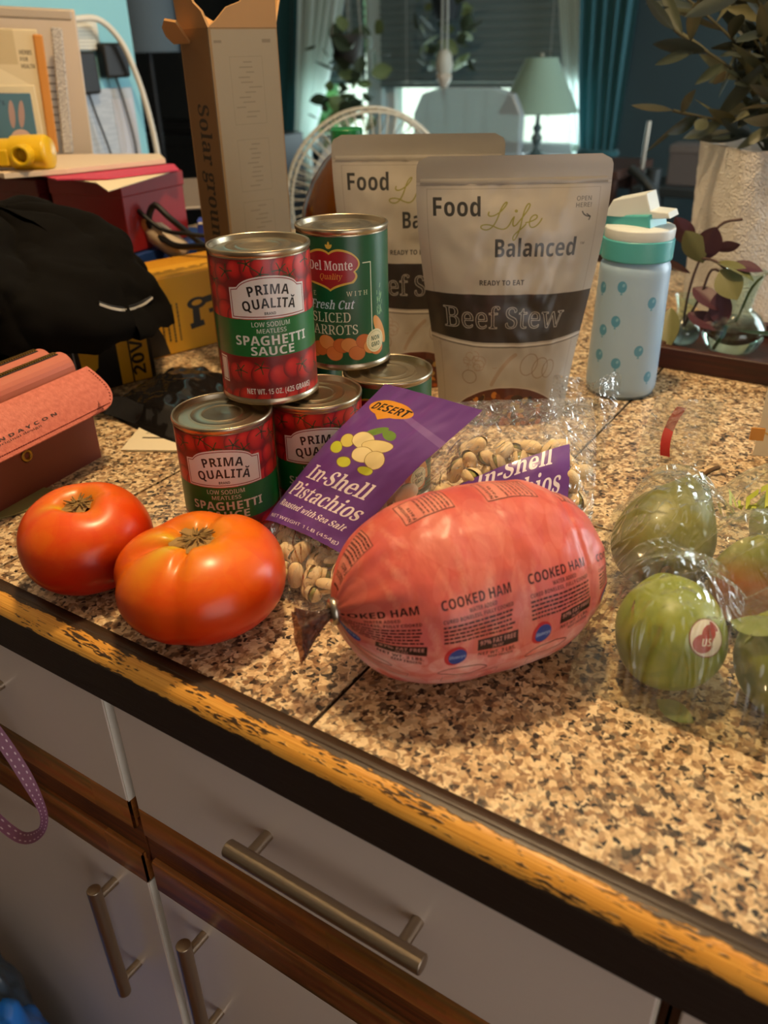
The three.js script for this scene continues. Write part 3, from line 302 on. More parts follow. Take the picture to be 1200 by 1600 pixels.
// ---------------------------------------------------------------- child's bottle with balloon print
{
  const o = thing('water_bottle', 'pale blue bottle printed with blue balloons under a turquoise lid', 'bottle', [-0.2539, T + 0.0002, -0.6144], facing(-0.2539, -0.6144));
  const R = 0.0385, H = 0.146, art = canvasTex(1536, 960, (g, W, H) => { g.fillStyle = '#9fbcd4'; g.fillRect(0, 0, W, H); const b = (u, v, s = 1) => { const x = W * u, y = H * v; g.fillStyle = '#4f93b5'; g.beginPath(); g.ellipse(x, y, 33 * s, 40 * s, 0, 0, 7); g.fill(); g.beginPath(); g.moveTo(x, y + 36 * s); g.lineTo(x - 9, y + 54 * s); g.lineTo(x + 9, y + 54 * s); g.fill(); g.fillStyle = '#7fb4cc'; g.beginPath(); g.ellipse(x + 10 * s, y - 12 * s, 9 * s, 13 * s, 0.4, 0, 7); g.fill(); g.strokeStyle = '#9fb6c2'; g.lineWidth = 3; g.beginPath(); g.moveTo(x, y + 54 * s); g.quadraticCurveTo(x + 12, y + 76 * s, x - 2, y + 100 * s); g.stroke(); };
    for (const k of [0, 0.5]) for (const [u, v] of [[0.455, 0.17], [0.6, 0.28], [0.445, 0.42], [0.565, 0.63], [0.47, 0.73], [0.385, 0.5], [0.38, 0.69], [0.63, 0.84], [0.35, 0.2]]) b((u + k) % 1, v); });
  const prof = (v) => { const y = v * H; let r = R; if (y < 0.008) r = R - 0.0025 * Math.pow(1 - y / 0.008, 2); if (y > H - 0.012) r = R - 0.005 * Math.pow((y - H + 0.012) / 0.012, 2); r -= 0.0018 * smooth(v, 0, 1); return [r, y]; };
  part('body', weld(sheet((u, v) => { const a = (u - 0.5) * Math.PI * 2, [r, y] = prof(v); return [r * Math.sin(a), y + 0.003, r * Math.cos(a), u, v]; }, 72, 40)), phys(0xffffff, 0.38, { map: art, clearcoat: 0.3, clearcoatRoughness: 0.3 }), o);
  part('foot', lathe([[0, 0], [R - 0.004, 0], [R - 0.0022, 0.0012], [R - 0.0022, 0.004]], 56), std(0x5b6a70, 0.5), o, 'grey rubber foot');
  const teal = phys(0x4fa9ac, 0.35), paleCap = phys(0xd5dcda, 0.35);
  part('collar', lathe([[0.0338, H + 0.002], [0.0362, H + 0.002], [0.0366, H + 0.0035], [0.0366, H + 0.0215], [0.0358, H + 0.023], [0.034, H + 0.023]], 64), teal, o, 'turquoise screw collar');
  part('lid', lathe([[0.0345, H + 0.0225], [0.0355, H + 0.0235], [0.0358, H + 0.032], [0.0345, H + 0.0345], [0.02, H + 0.0362], [0, H + 0.0365]], 64), paleCap, o, 'pale lid disc');
  // flip latch: sloped turquoise cover, pale spout cover and carry loop on top
  const prismY = (pts, d, bev) => prism(pts, d, bev).translate(0, 0, -d / 2);
  part('latch', prismY([[-0.038, H + 0.004], [-0.0385, H + 0.036], [-0.03, H + 0.042], [0.016, H + 0.046], [0.018, H + 0.037], [-0.03, H + 0.032], [-0.032, H + 0.004]], 0.032, 0.002).rotateY(-0.5), teal, o, 'turquoise hinged latch');
  part('spout_cover', prismY([[-0.034, H + 0.044], [-0.026, H + 0.058], [0.006, H + 0.066], [0.012, H + 0.05], [0.03, H + 0.0495], [0.0315, H + 0.0465], [0.012, H + 0.0445]], 0.028, 0.0014).rotateY(-0.3), paleCap, o, 'pale spout cover');
}
// ---------------------------------------------------------------- tomatoes
function makeTomato(name, label, pos, turn, a, h, seed, ribs, tint, scarTilt) {
  const o = thing(name, label, 'tomato', pos, turn), r = rng(seed), b = h / 2;
  const rib = (th) => { let s = 0; ribs.forEach(([c, w, d]) => { let q = Math.abs(((th - c + 9.4248) % 6.2832) - 3.1416); s += d * Math.exp(-((q / w) ** 2)); }); return s; };
  const P = (u, v) => { const th = u * Math.PI * 2, ph = (v - 0.5) * Math.PI, top = smooth(v, 0.5, 1), cs = Math.sign(Math.cos(ph)) * Math.pow(Math.abs(Math.cos(ph)), 0.86), sn = Math.sign(Math.sin(ph)) * Math.pow(Math.abs(Math.sin(ph)), 0.95);
    let R = a * cs * (1 - rib(th) * (0.25 + 0.75 * top) * Math.sqrt(Math.max(0, Math.cos(ph))) * 0.9 + 0.018 * noise(Math.cos(th) * 1.2, Math.sin(th) * 1.2, seed));
    let y = b + b * sn; const q = R / a; y -= h * 0.2 * Math.exp(-((q / 0.26) ** 2)) * top * (1 + 2.2 * rib(th)); y -= rib(th) * h * 0.35 * Math.exp(-(((q - 0.45) / 0.3) ** 2)) * top; y = Math.max(y, 0.0006 + 0.001 * (1 - q)); y += 0.03 * h * Math.sin(th + seed) * top;
    return [R * Math.cos(th), y, R * Math.sin(th)]; };
  const skinTex = canvasTex(1024, 512, (g, W, H) => { const gr = g.createLinearGradient(0, 0, 0, H); gr.addColorStop(0, tint[0]); gr.addColorStop(0.13, tint[1]); gr.addColorStop(0.3, tint[2]); gr.addColorStop(0.6, tint[3]); gr.addColorStop(1, tint[3]); g.fillStyle = gr; g.fillRect(0, 0, W, H); for (let i = 0; i < 260; i++) { const x = r() * W, y = r() * H * 0.5; g.fillStyle = `rgba(225,${110 + r() * 90},20,${0.05 * r()})`; g.beginPath(); g.ellipse(x, y, 30 + r() * 60, 20 + r() * 60, 0, 0, 7); g.fill(); }
    if (tint[4]) for (const [c, wd, s] of tint[4]) { const q = g.createRadialGradient(W * c, 0, 5, W * c, 0, H * s); q.addColorStop(0, 'rgba(196,190,40,0.95)'); q.addColorStop(0.5, 'rgba(210,160,30,0.5)'); q.addColorStop(1, 'rgba(214,120,20,0)'); g.save(); g.translate(W * c * (1 - wd), 0); g.scale(wd, 1); g.fillStyle = q; g.fillRect(-W * 4, 0, W * 12, H * s); g.restore(); } });
  part('skin', weld(sheet((u, v) => P(1 - u, v), 120, 70)), phys(0xffffff, 0.3, { map: skinTex, specularIntensity: 0.6, clearcoat: 0.1, clearcoatRoughness: 0.2 }), o);
  // corky stem scar: a rough disc with radiating shreds
  const yS = P(0, 0.955)[1], corkM = std(0x9a7a48, 0.95), cork = [sheet((u, v) => { const th = u * Math.PI * 2, q = v * 0.25 * a * (1 + 0.25 * Math.sin(th * 5 + seed) + 0.2 * noise(Math.cos(th) * 3, Math.sin(th) * 3, seed)); return [q * Math.cos(th), yS + 0.0018 - 0.0015 * v + 0.0012 * noise(q * 600, th * 3, seed), q * Math.sin(th)]; }, 32, 6)];
  part('stem_scar', cork[0], corkM, o); const sh = []; for (let i = 0; i < 26; i++) { const th = r() * 6.28, l = a * (0.12 + r() * 0.12); sh.push(between([0.3 * l * Math.cos(th), yS + 0.0022, 0.3 * l * Math.sin(th)], [l * Math.cos(th + 0.2), yS + 0.0022 + 0.0025 * r(), l * Math.sin(th + 0.2)], 0.0009, 0.0004, 5)); } part('stem_fibres', mergeGeometries(sh), std(0x84693a, 0.95), o); return o;
}
makeTomato('tomato', 'smooth orange-red tomato at the left, beside the pink bag', [-0.4623, T, -0.0373], 0.4, 0.0478, 0.0735, 3, [[0.6, 0.5, 0.1], [2.6, 0.35, 0.07], [4.4, 0.5, 0.06], [5.6, 0.3, 0.05]], ['#c98a1c', '#dc4f14', '#d03508', '#a81a04', [[0.6, 0.5, 0.3]]]);
makeTomato('tomato', 'large ribbed orange tomato with a yellow-green shoulder in front of the cans', [-0.3562, T, -0.046], 0.2, 0.0585, 0.0725, 8, [[1.3, 0.13, 0.17], [2.45, 0.2, 0.27], [3.5, 0.3, 0.14], [4.6, 0.26, 0.18], [5.7, 0.35, 0.09], [0.2, 0.4, 0.06]], ['#d0922a', '#de6c14', '#d84a0a', '#b92605', [[0.7, 0.35, 0.45], [0.55, 0.4, 0.3]]]);

// ---------------------------------------------------------------- ham in a printed sleeve
{
  const o = thing('cooked_ham', 'pink cooked ham in a printed clear sleeve closed by a metal clip', 'ham', [-0.1852, T + 0.0565, -0.1068], 0.92), L = 0.0868, R = 0.0588;
  const ink = '#260c0a', X = (s) => (s + 1) * 0.5, hamArt = canvasTex(2048, 2048, (g, W, H) => {
    g.fillStyle = '#cc5f50'; g.fillRect(0, 0, W, H); const r = rng(31);
    for (let i = 0; i < 420; i++) { const x = r() * W, y = r() * H; g.fillStyle = ['rgba(196,82,78,0.18)', 'rgba(222,132,118,0.22)', 'rgba(176,62,64,0.14)', 'rgba(230,150,132,0.2)', 'rgba(206,100,104,0.2)'][i % 5]; g.beginPath(); g.ellipse(x, y, 40 + r() * 120, 30 + r() * 90, r() * 3, 0, 7); g.fill(); }
    for (let i = 0; i < 150; i++) { let x = r() * W, y = r() * H, a = r() * 6.28; const al = 0.05 + r() * 0.07; for (let k = 0; k < 14; k++) { a += (r() - 0.5) * 1.1; x += Math.cos(a) * 16; y += Math.sin(a) * 22; for (const q of [1, 0.55]) { g.fillStyle = `rgba(244,196,164,${al * (1 - Math.abs(k - 7) / 8)})`; g.beginPath(); g.ellipse(x, y, (10 + r() * 16) * q, (12 + r() * 26) * q, a, 0, 7); g.fill(); } } }
    for (let i = 0; i < 160; i++) { g.fillStyle = `rgba(236,206,200,${0.08 + r() * 0.14})`; g.beginPath(); g.ellipse(r() * W, H * (0.53 + r() * 0.16), 60 + r() * 120, 20 + r() * 40, 0, 0, 7); g.fill(); }
    const yOf = (deg) => H * (0.5 - deg / 360);                                  // angle round the sleeve, 0 faces the viewer, 90 is up
    const col = (s0, f0) => { g.save(); g.translate(W * X(s0), yOf(f0)); g.rotate(-0.03); g.scale(1, 0.72); const w = W * 0.5 * 0.48; g.fillStyle = ink; textFit(g, 'COOKED HAM', 0, 0, w, SANS, 62, 'left'); textFit(g, 'WATER ADDED', w * 0.36, 34, w * 0.4, SANS, 27, 'left');
      textFit(g, 'CURED BONELESS, FULLY COOKED', 0, 62, w, SANS, 25, 'left'); for (let k = 0; k < 5; k++) { let x = 0; while (x < w - 20) { const q = 12 + r() * 36; g.fillRect(x, 76 + k * 20, Math.min(q, w - x), 9); x += q + 6; } }
      g.fillStyle = '#2c1210'; g.fillRect(w * 0.46, 180, w * 0.58, 62); g.fillStyle = '#c9867a'; textFit(g, '97% FAT FREE', w * 0.49, 214, w * 0.52, SANS, 34, 'left'); textFit(g, '3% FAT', w * 0.66, 236, w * 0.16, SANS, 20, 'left');
      g.fillStyle = ink; textFit(g, 'NET WT. 3 LBS.', w * 0.47, 276, w * 0.54, SANS, 30, 'left'); textFit(g, 'KEEP FROZEN', w * 0.62, 302, w * 0.36, SANS, 24, 'left');
      g.fillStyle = '#b5202c'; g.beginPath(); g.ellipse(w * 0.16, 252, 76, 64, 0, 0, 7); g.fill(); g.fillStyle = '#223f8a'; g.beginPath(); g.ellipse(w * 0.19, 258, 62, 52, 0, 0, 7); g.fill(); g.fillStyle = '#9db0d2'; g.font = SERIFB.replace('$', 30); g.textAlign = 'center'; g.fillText('Honeys', w * 0.19, 268);
      g.strokeStyle = ink; g.lineWidth = 5; g.beginPath(); g.ellipse(w * 0.3, 372, w * 0.34, 30, 0, 0, 7); g.stroke(); g.lineWidth = 2; g.strokeRect(w * 0.05, 420, w * 0.8, 60); g.restore(); };
    col(-1.07, 21); col(-0.47, 23.5); col(0.13, 27.5); col(0.73, 29);
    const facts = (s0, f0, s1, f1, turn) => { g.save(); const x0 = W * X(s0), y0 = yOf(f0), w = W * (s1 - s0) / 2, h = H * (f0 - f1) / 360; g.translate(x0, y0); g.fillStyle = 'rgba(228,170,150,0.35)'; g.fillRect(0, 0, w, h); g.strokeStyle = ink; g.lineWidth = 5; g.strokeRect(0, 0, w, h); g.fillStyle = ink;
      g.save(); g.translate(w * 0.1, h * 0.96); g.rotate(-Math.PI / 2); textFit(g, 'Nutrition', 0, 14, h * 0.9, SANS, 34, 'left'); textFit(g, 'Facts', 0, 48, h * 0.6, SANS, 34, 'left'); g.restore(); for (let k = 0; k < 7; k++) { let y = 8; while (y < h - 12) { const q = 8 + r() * 24; g.fillRect(w * (0.4 + k * 0.085), y, 8, Math.min(q, h - y - 6)); y += q + 5; } if (k % 3 === 0) g.fillRect(w * (0.385 + k * 0.085), 4, 2, h - 8); } g.restore(); };
    facts(-0.5, 108, -0.16, 84); facts(0.08, 107, 0.46, 83); facts(-0.97, 116, -0.73, 84); facts(0.66, 104, 0.96, 82);
  });
  const rad = (s) => { const t = Math.min(1, Math.abs(s)); return R * Math.pow(Math.max(0, 1 - Math.pow(t, s < 0 ? 2.5 : 2.6)), s < 0 ? 0.5 : 0.44); };
  const P = (u, v) => { const s = -Math.cos(u * Math.PI), f = (v - 0.5) * Math.PI * 2; let q = rad(s); const near = smooth(-s, 0.45, 0.98), far = smooth(s, 0.7, 0.99);
    const pl = Math.sin(f * 11 + 2 * noise(f * 1.3, 2, 5)) * 0.5 + Math.sin(f * 19 + 1.3) * 0.3; q *= 1 + near * 0.06 * pl + far * 0.03 * pl; q += 0.0016 * fbm(s * 3 + 2, Math.cos(f) * 2, Math.sin(f) * 2 + 7, 3) * (1 - near); q += -0.0016 * Math.exp(-(((s - 0.66 + 0.05 * Math.sin(f * 2)) / 0.02) ** 2));
    let y = q * Math.sin(f), z = q * Math.cos(f); if (y < -0.05) y = -0.05 + (y + 0.05) * 0.7; return [s * L, Math.max(y, -0.0562), z, (s + 1) / 2, v]; };
  part('body', weld(sheet(P, 120, 160)), phys(0xffffff, 0.36, { map: hamArt, specularIntensity: 0.55, clearcoat: 0.12, clearcoatRoughness: 0.28, bumpMap: grainBump, bumpScale: 0.0004 }), o, 'pink ham under a tight printed sleeve');
  const tail = sheet((u, v) => { const f = v * Math.PI * 2, t = u, q = 0.0042 + 0.017 * t * t + 0.004 * t * Math.sin(f * 6 + t * 4); return [-L - 0.001 - 0.022 * t, q * Math.sin(f) * 0.8 - 0.012 * t, q * Math.cos(f) * 0.6]; }, 10, 48);
  part('sleeve_tail', weld(tail), phys(0x94705f, 0.2, { transmission: 0.86, thickness: 0, side: THREE.DoubleSide, bumpMap: crinkle, bumpScale: 0.002 }), o, 'gathered clear end of the sleeve');
  part('metal_clip', new THREE.TorusGeometry(0.0058, 0.0019, 10, 28).rotateY(Math.PI / 2).scale(1.4, 1.15, 1).translate(-L - 0.0005, 0, 0), steel, o);
}

// ---------------------------------------------------------------- pistachios in two bags
const shellMat = phys(0xeacf9c, 0.55, { bumpMap: grainBump, bumpScale: 0.0004 }), kernelMat = std(0x97934a, 0.7);
function pistachioGeo(seed) { const half = (s) => sheet((u, v) => { const th = (u - 0.5) * Math.PI, ph = (v - 0.5) * Math.PI, c = Math.pow(Math.cos(ph), 0.85); const open = 0.0016 * Math.max(0, Math.sin(ph) + 0.35); return [0.0062 * c * Math.sin(th) * 0.98, 0.0098 * Math.sin(ph), s * (0.0056 * c * Math.cos(th) + open) ]; }, 14, 14); return mergeGeometries([half(1), half(-1)]); }
const pistaShell = pistachioGeo(1), pistaKernel = new THREE.SphereGeometry(0.005, 12, 8).scale(1, 1.5, 0.75).translate(0, 0.0008, 0);
const nutProto = (() => { const o = thing('pistachio', 'tan split pistachio seen through the clear film of the front bag', 'pistachio', [0, 0, 0], 0, 'pistachios inside the front purple bag'); part('shell', pistaShell, shellMat, o); part('kernel', pistaKernel, kernelMat, o); return o; })();
let nutUsed = false;
function nut(p, r, group, label) { const o = nutUsed ? copyOf(nutProto, label) : nutProto; nutUsed = true; o.userData.label = label; o.userData.group = group; o.position.copy(p); o.rotation.set(r() * 6.28, r() * 6.28, r() * 6.28); const s = 0.92 + r() * 0.2; o.scale.set(s, s, s); }
// a bag: spine points with half widths and half thicknesses; front normal out of the width direction
function bagFrame(spine, width) { const c = new THREE.CatmullRomCurve3(spine.map((p) => V(p[0], T + p[1], p[2]))); const W = V(...width).normalize(), n = spine.length - 1, at = (k, t) => { const i = Math.min(n - 1, Math.floor(t * n)), q = t * n - i; return lerp(spine[i][k], spine[i + 1][k], q * q * (3 - 2 * q)); };
  return (u, t, s) => { const p = c.getPoint(t), tan = c.getTangent(t), N = W.clone().cross(tan).normalize(), w = at(3, t), e = Math.max(0, 1 - Math.abs(u) ** 2.6); return { p: p.clone().addScaledVector(W, u * w).addScaledVector(N, s * at(4, t) * Math.pow(e, 0.75)), N, e, w, th: at(4, t) }; }; }
function bagFilm(frame, seed, wr, nu = 56, nv = 70) { const side = (s) => sheet((a, t) => { const u = (a - 0.5) * 2 * (s > 0 ? 1 : -1), q = frame(u, t, s); const r = q.p.clone().addScaledVector(q.N, s * 0.0006 + (q.e * (wr * fbm(u * 3, t * 5, seed, 3) + 0.7 * wr * Math.abs(noise(u * 6 + t * 8, t * 4 - u * 3, seed + 4)))) * s + (t > 0.94 ? 0.0009 * Math.sin((t - 0.94) * 900) * s : 0)); r.y = Math.max(r.y, T + 0.0006); return [r.x, r.y, r.z, a, t]; }, nu, nv); return mergeGeometries([side(1), side(-1)]); }
const clearFilm = film(0xffffff, 0.08, { specularIntensity: 1, bumpMap: crinkle, bumpScale: 0.008 });
const purple = '#6b3f8f';
const pistaArt = canvasTex(900, 1500, (g, W, H) => {
  g.fillStyle = purple; g.fillRect(0, 0, W, H); g.fillStyle = 'rgba(150,120,180,0.55)'; g.beginPath(); g.moveTo(W * 0.52, H * 0.13); g.lineTo(W, H * 0.2); g.lineTo(W, H * 0.235); g.lineTo(W * 0.5, H * 0.155); g.fill();
  g.fillStyle = '#e0992c'; g.beginPath(); g.ellipse(W * 0.3, H * 0.125, W * 0.235, H * 0.047, 0.02, 0, 7); g.fill(); g.beginPath(); g.moveTo(W * 0.2, H * 0.16); g.lineTo(W * 0.3, H * 0.195); g.lineTo(W * 0.42, H * 0.16); g.fill(); g.fillStyle = '#19120c'; g.save(); g.translate(W * 0.3, H * 0.145); g.transform(1, 0, -0.12, 1, 0, 0); textFit(g, 'DESERT', 0, 0, W * 0.4, SANS, 88); g.restore();
  const nutD = (x, y, a, b, t, c) => { g.fillStyle = c; g.strokeStyle = '#8a7030'; g.lineWidth = 4; g.beginPath(); g.ellipse(W * x, H * y, a, b, t, 0, 7); g.fill(); g.stroke(); };
  for (const [x, y, t] of [[0.42, 0.255, -0.7], [0.55, 0.255, 0.3]]) { g.fillStyle = '#6c8f35'; g.beginPath(); g.ellipse(W * x, H * y, 74, 34, t, 0, 7); g.fill(); }
  nutD(0.26, 0.345, 92, 46, 0.4, '#d8cc6a'); nutD(0.4, 0.32, 112, 62, 0.3, '#e9d9a0'); nutD(0.56, 0.325, 128, 52, -0.12, '#e2cf92'); nutD(0.52, 0.39, 104, 60, 0.2, '#ead9a4'); nutD(0.66, 0.395, 92, 62, 0.5, '#e4d298'); nutD(0.22, 0.395, 84, 42, 0.35, '#c5cf3e'); nutD(0.42, 0.455, 72, 42, 0.1, '#c9d13c'); nutD(0.66, 0.46, 60, 32, 0.0, '#c0c93c');
  g.fillStyle = '#f0e9ee'; script(g, 'In-Shell', W * 0.16, H * 0.6, 180, -0.12, SERIFB, W * 0.68); script(g, 'Pistachios', W * 0.1, H * 0.725, 190, -0.12, SERIFB, W * 0.82); script(g, 'Roasted with Sea Salt', W * 0.11, H * 0.815, 96, -0.18, SERIFB, W * 0.78); textFit(g, 'NET WEIGHT 1 LB (454g)', W * 0.09, H * 0.945, W * 0.84, SANSR, 80, 'left');
});
const labelMat = phys(0xffffff, 0.32, { map: pistaArt, clearcoat: 0.6, clearcoatRoughness: 0.12, side: THREE.DoubleSide });
function panelOn(frame, u0, u1, t0, t1, seed, uv = [0, 1, 0, 1], rise = 0) { return sheet((a, b) => { const u = lerp(u0, u1, a), t = lerp(t0, t1, b) + rise * (a - 0.8) * b, q = frame(u, t, 1); const r = q.p.clone().addScaledVector(q.N, 0.0021 + q.e * (0.002 * fbm(u * 3, t * 5, seed, 3) + 0.0014 * Math.abs(noise(u * 6 + t * 8, t * 4 - u * 3, seed + 4)))); return [r.x, r.y, r.z, lerp(uv[0], uv[1], a), lerp(uv[2], uv[3], b)]; }, 30, 44); }
{ // front bag
  const f = bagFrame([[-0.318, 0.002, -0.088, 0.046, 0.003], [-0.325, 0.013, -0.107, 0.052, 0.013], [-0.323, 0.032, -0.137, 0.053, 0.017], [-0.297, 0.078, -0.168, 0.053, 0.013], [-0.26, 0.128, -0.203, 0.052, 0.002]], [0.97, 0.02, 0.16]);
  const o = thing('pistachio_bag', 'purple labelled bag of pistachios leaning on the cans, behind the ham', 'bag'); part('clear_film', bagFilm(f, 3, 0.002), clearFilm, o); part('printed_label', panelOn(f, -0.98, 0.74, 0.43, 0.998, 3), labelMat, o, 'purple printed label with cream lettering');
  const r = rng(41), placed = []; for (let k = 0; k < 4000 && placed.length < 78; k++) { const t = 0.1 + r() * 0.62, u = (r() * 2 - 1) * 0.86, s = (r() * 2 - 1) * 0.62; if (t > 0.36 && u < 0.8 && s > -0.35) continue; const q = f(u, t, s); if (q.th * Math.pow(q.e, 0.75) < 0.009 || q.p.y < T + 0.007) continue; if (placed.some((p) => p.distanceTo(q.p) < 0.0118)) continue; placed.push(q.p); nut(q.p, r, 'pistachios inside the front purple bag', 'tan split pistachio inside the front bag, below its purple label'); }
}
{ // second bag, behind the ham
  const f = bagFrame([[-0.2, 0.004, -0.205, 0.056, 0.004], [-0.212, 0.022, -0.226, 0.062, 0.019], [-0.222, 0.052, -0.25, 0.063, 0.019], [-0.233, 0.08, -0.275, 0.062, 0.008], [-0.243, 0.099, -0.295, 0.06, 0.0008]], [0.88, 0.05, -0.47]);
  const o = thing('pistachio_bag', 'second pistachio bag behind the ham, its clear crumpled top towards the pouch', 'bag'); part('clear_film', bagFilm(f, 7, 0.0034), clearFilm, o); part('printed_label', panelOn(f, -0.66, 0.66, 0.22, 0.62, 7, [0, 1, 0.1, 0.475], 0.2), labelMat, o, 'purple printed label, mostly hidden by the ham');
  const r = rng(52), placed = []; for (let k = 0; k < 5000 && placed.length < 70; k++) { const t = 0.18 + r() * 0.5, u = (r() * 2 - 1) * 0.86, s = (r() * 2 - 1) * 0.6; const q = f(u, t, s); if (q.th * Math.pow(q.e, 0.75) < 0.009 || q.p.y < T + 0.007) continue; if (t < 0.56 + 0.2 * (u / 1.28 - 0.32) && u > -0.66 && u < 0.7 && s > -0.1) continue; if (placed.some((p) => p.distanceTo(q.p) < 0.0124)) continue; placed.push(q.p); nut(q.p, r, 'pistachios inside the second bag', 'pale pistachio inside the second bag, behind the ham'); }
}
// a loose piece of clear wrapping at the foot of the front pouch
single('clear_wrapper', sheet((u, v) => { const x = lerp(-0.255, -0.2, u), y = 0.012 + 0.07 * v + 0.004 * Math.sin(u * 9), z = -0.38 - 0.02 * v - 0.03 * u + 0.006 * Math.sin(u * 14 + v * 5) + (v > 0.72 && v < 0.93 ? 0.0015 * Math.sin(v * 190) : 0); return [x, T + (v === 0 ? 0.0008 : y), z]; }, 40, 50), film(0xf2f4f4, 0.08, { specularIntensity: 1, bumpMap: crinkle, bumpScale: 0.007 }), 'crumpled clear wrapper with a crimped top standing at the foot of the front pouch', 'wrapper');
// ---------------------------------------------------------------- pears in a zip bag
function makePear(name, label, pos, neck, s, seed, cols) {
  const o = thing(name, label, 'pear', pos), r = rng(seed); o.quaternion.setFromUnitVectors(V(0, 1, 0), V(...neck).normalize());
  const art = canvasTex(512, 512, (g, W, H) => { const gr = g.createLinearGradient(0, 0, 0, H); gr.addColorStop(0, cols[1]); gr.addColorStop(0.5, cols[0]); gr.addColorStop(1, cols[1]); g.fillStyle = gr; g.fillRect(0, 0, W, H); if (cols[2]) { const q = g.createRadialGradient(W * 0.3, H * 0.5, 10, W * 0.3, H * 0.5, W * 0.3); q.addColorStop(0, cols[2]); q.addColorStop(0.55, cols[2]); q.addColorStop(1, 'rgba(150,90,30,0)'); g.fillStyle = q; g.fillRect(0, 0, W, H); } for (let i = 0; i < 700; i++) { g.fillStyle = `rgba(${90 + r() * 60},${90 + r() * 40},20,${0.1 + 0.2 * r()})`; g.fillRect(r() * W, r() * H, 2, 2); } for (let i = 0; i < 40; i++) { g.fillStyle = `rgba(200,190,60,${0.06 + 0.1 * r()})`; g.beginPath(); g.ellipse(r() * W, r() * H, 20 + r() * 50, 14 + r() * 60, 0, 0, 7); g.fill(); } });
  const prof = (t) => { const a = t * Math.PI; let R = Math.sin(a) * (1 - 0.1 * Math.cos(a) * -1); R = Math.sin(a) * (0.86 + 0.14 * Math.cos(a + 0.6)); const y = -Math.cos(a); const neck = smooth(y, 0.1, 1); return [R * (1 - 0.34 * neck), y * (y > 0 ? 1.22 : 0.92) + (y < -0.93 ? 0.06 * (-0.93 - y) * 14 : 0)]; };
  part('flesh', weld(sheet((u, v) => { const th = u * Math.PI * 2, [R, y] = prof(v), k = 1 + 0.03 * noise(Math.cos(th) + seed, Math.sin(th), v * 3); return [-s * R * k * Math.cos(th), s * y, s * R * k * Math.sin(th)]; }, 64, 44)), phys(0xffffff, 0.42, { map: art, clearcoat: 0.2, clearcoatRoughness: 0.3 }), o, 'green pear skin');
  part('stem', tube([[0, s * 1.18, 0], [0.003, s * 1.38, 0.001], [0.007, s * 1.55, -0.002]], 0.0017, 12, 7), std(0x5a4020, 0.8), o);
  o.updateMatrixWorld(true); o.position.y += T + 0.0004 - new THREE.Box3().setFromObject(o, true).min.y;
  return o;
}
const stickerArt = canvasTex(256, 256, (g, W, H) => { g.fillStyle = '#8f2f28'; g.fillRect(0, 0, W, H); g.fillStyle = '#efe4d2'; g.beginPath(); g.arc(128, 128, 114, 0, 7); g.fill(); g.fillStyle = '#b4463c'; g.beginPath(); g.ellipse(96, 162, 66, 56, 0, 0, 7); g.ellipse(140, 104, 46, 60, 0.7, 0, 7); g.fill(); g.fillStyle = '#a5382f'; g.save(); g.translate(186, 62); g.rotate(0.5); g.beginPath(); g.ellipse(0, 0, 40, 17, 0.4, 0, 7); g.fill(); g.restore(); g.fillStyle = '#efe4d2'; g.save(); g.transform(1, 0, -0.2, 1, 40, 0); textFit(g, 'USA', 128, 176, 104, SANS, 62); g.restore(); });
const ray = new THREE.Raycaster();
function sticker(parent, dir, up, R, size) { const probe = new THREE.Mesh(parent.children[0].geometry, new THREE.MeshBasicMaterial({ side: THREE.DoubleSide })); const n = V(...dir).normalize(), e = V(...up).cross(n).normalize(), f = n.clone().cross(e), g = sheet((u, v) => { const a = (u - 0.5) * 2, b = (v - 0.5) * 2, k = Math.sqrt(Math.max(1e-6, 1 - Math.max(a * a, b * b) * 0)), x = a * Math.sqrt(1 - b * b / 2), y = b * Math.sqrt(1 - a * a / 2); const p = n.clone().multiplyScalar(R).addScaledVector(e, x * size * k).addScaledVector(f, y * size).normalize(); ray.set(p.clone().multiplyScalar(0.2), p.clone().negate()); const hit = ray.intersectObject(probe)[0]; p.multiplyScalar((hit ? hit.point.length() : R) + 0.0005); return [p.x, p.y, p.z, 0.5 + x * 0.47, 0.5 + y * 0.47]; }, 12, 12); part('sticker', g, phys(0xffffff, 0.4, { map: stickerArt, side: THREE.DoubleSide }), parent, 'round sticker printed with a red pear'); }
const G1 = ['#93a02c', '#7f9128', 0], G2 = ['#77762a', '#63642a', 0], G3 = ['#85962a', '#6f8028', 0];
const pear1 = makePear('pear', 'bright green pear with a pear sticker at the front of the plastic bag', [-0.0722, T + 0.0325, -0.1544], [-0.35, 0.05, -0.85], 0.041, 1, G1);
{ // sticker faces the camera
  const o = pear1, q = o.quaternion.clone().invert(), d = V(0.551, 0.389, 0.479).normalize().applyQuaternion(q), up = V(-0.252, 0.87, -0.424).applyQuaternion(q); sticker(o, d.toArray(), up.toArray(), 0.0349, 0.0108); }
makePear('pear', 'dull olive pear at the back left of the plastic bag', [-0.1025, T + 0.0345, -0.2505], [0.15, 0.55, -0.8], 0.0435, 2, G2);
const pear3 = makePear('pear', 'green pear at the right edge of the picture, under a pale leaf', [0.002, T + 0.033, -0.163], [0.7, 0.15, -0.6], 0.041, 3, G3);
{ const o = pear3, q = o.quaternion.clone().invert(); sticker(o, V(0.1, -0.5, 0.85).applyQuaternion(q).toArray(), V(0, 1, 0).applyQuaternion(q).toArray(), 0.0352, 0.0095); }
makePear('pear', 'pear with a brown-orange blush in the middle of the plastic bag', [-0.034, T + 0.034, -0.232], [0.3, 0.8, 0.3], 0.039, 4, ['#8d9030', '#6f7a2a', 'rgba(190,100,40,0.95)']);
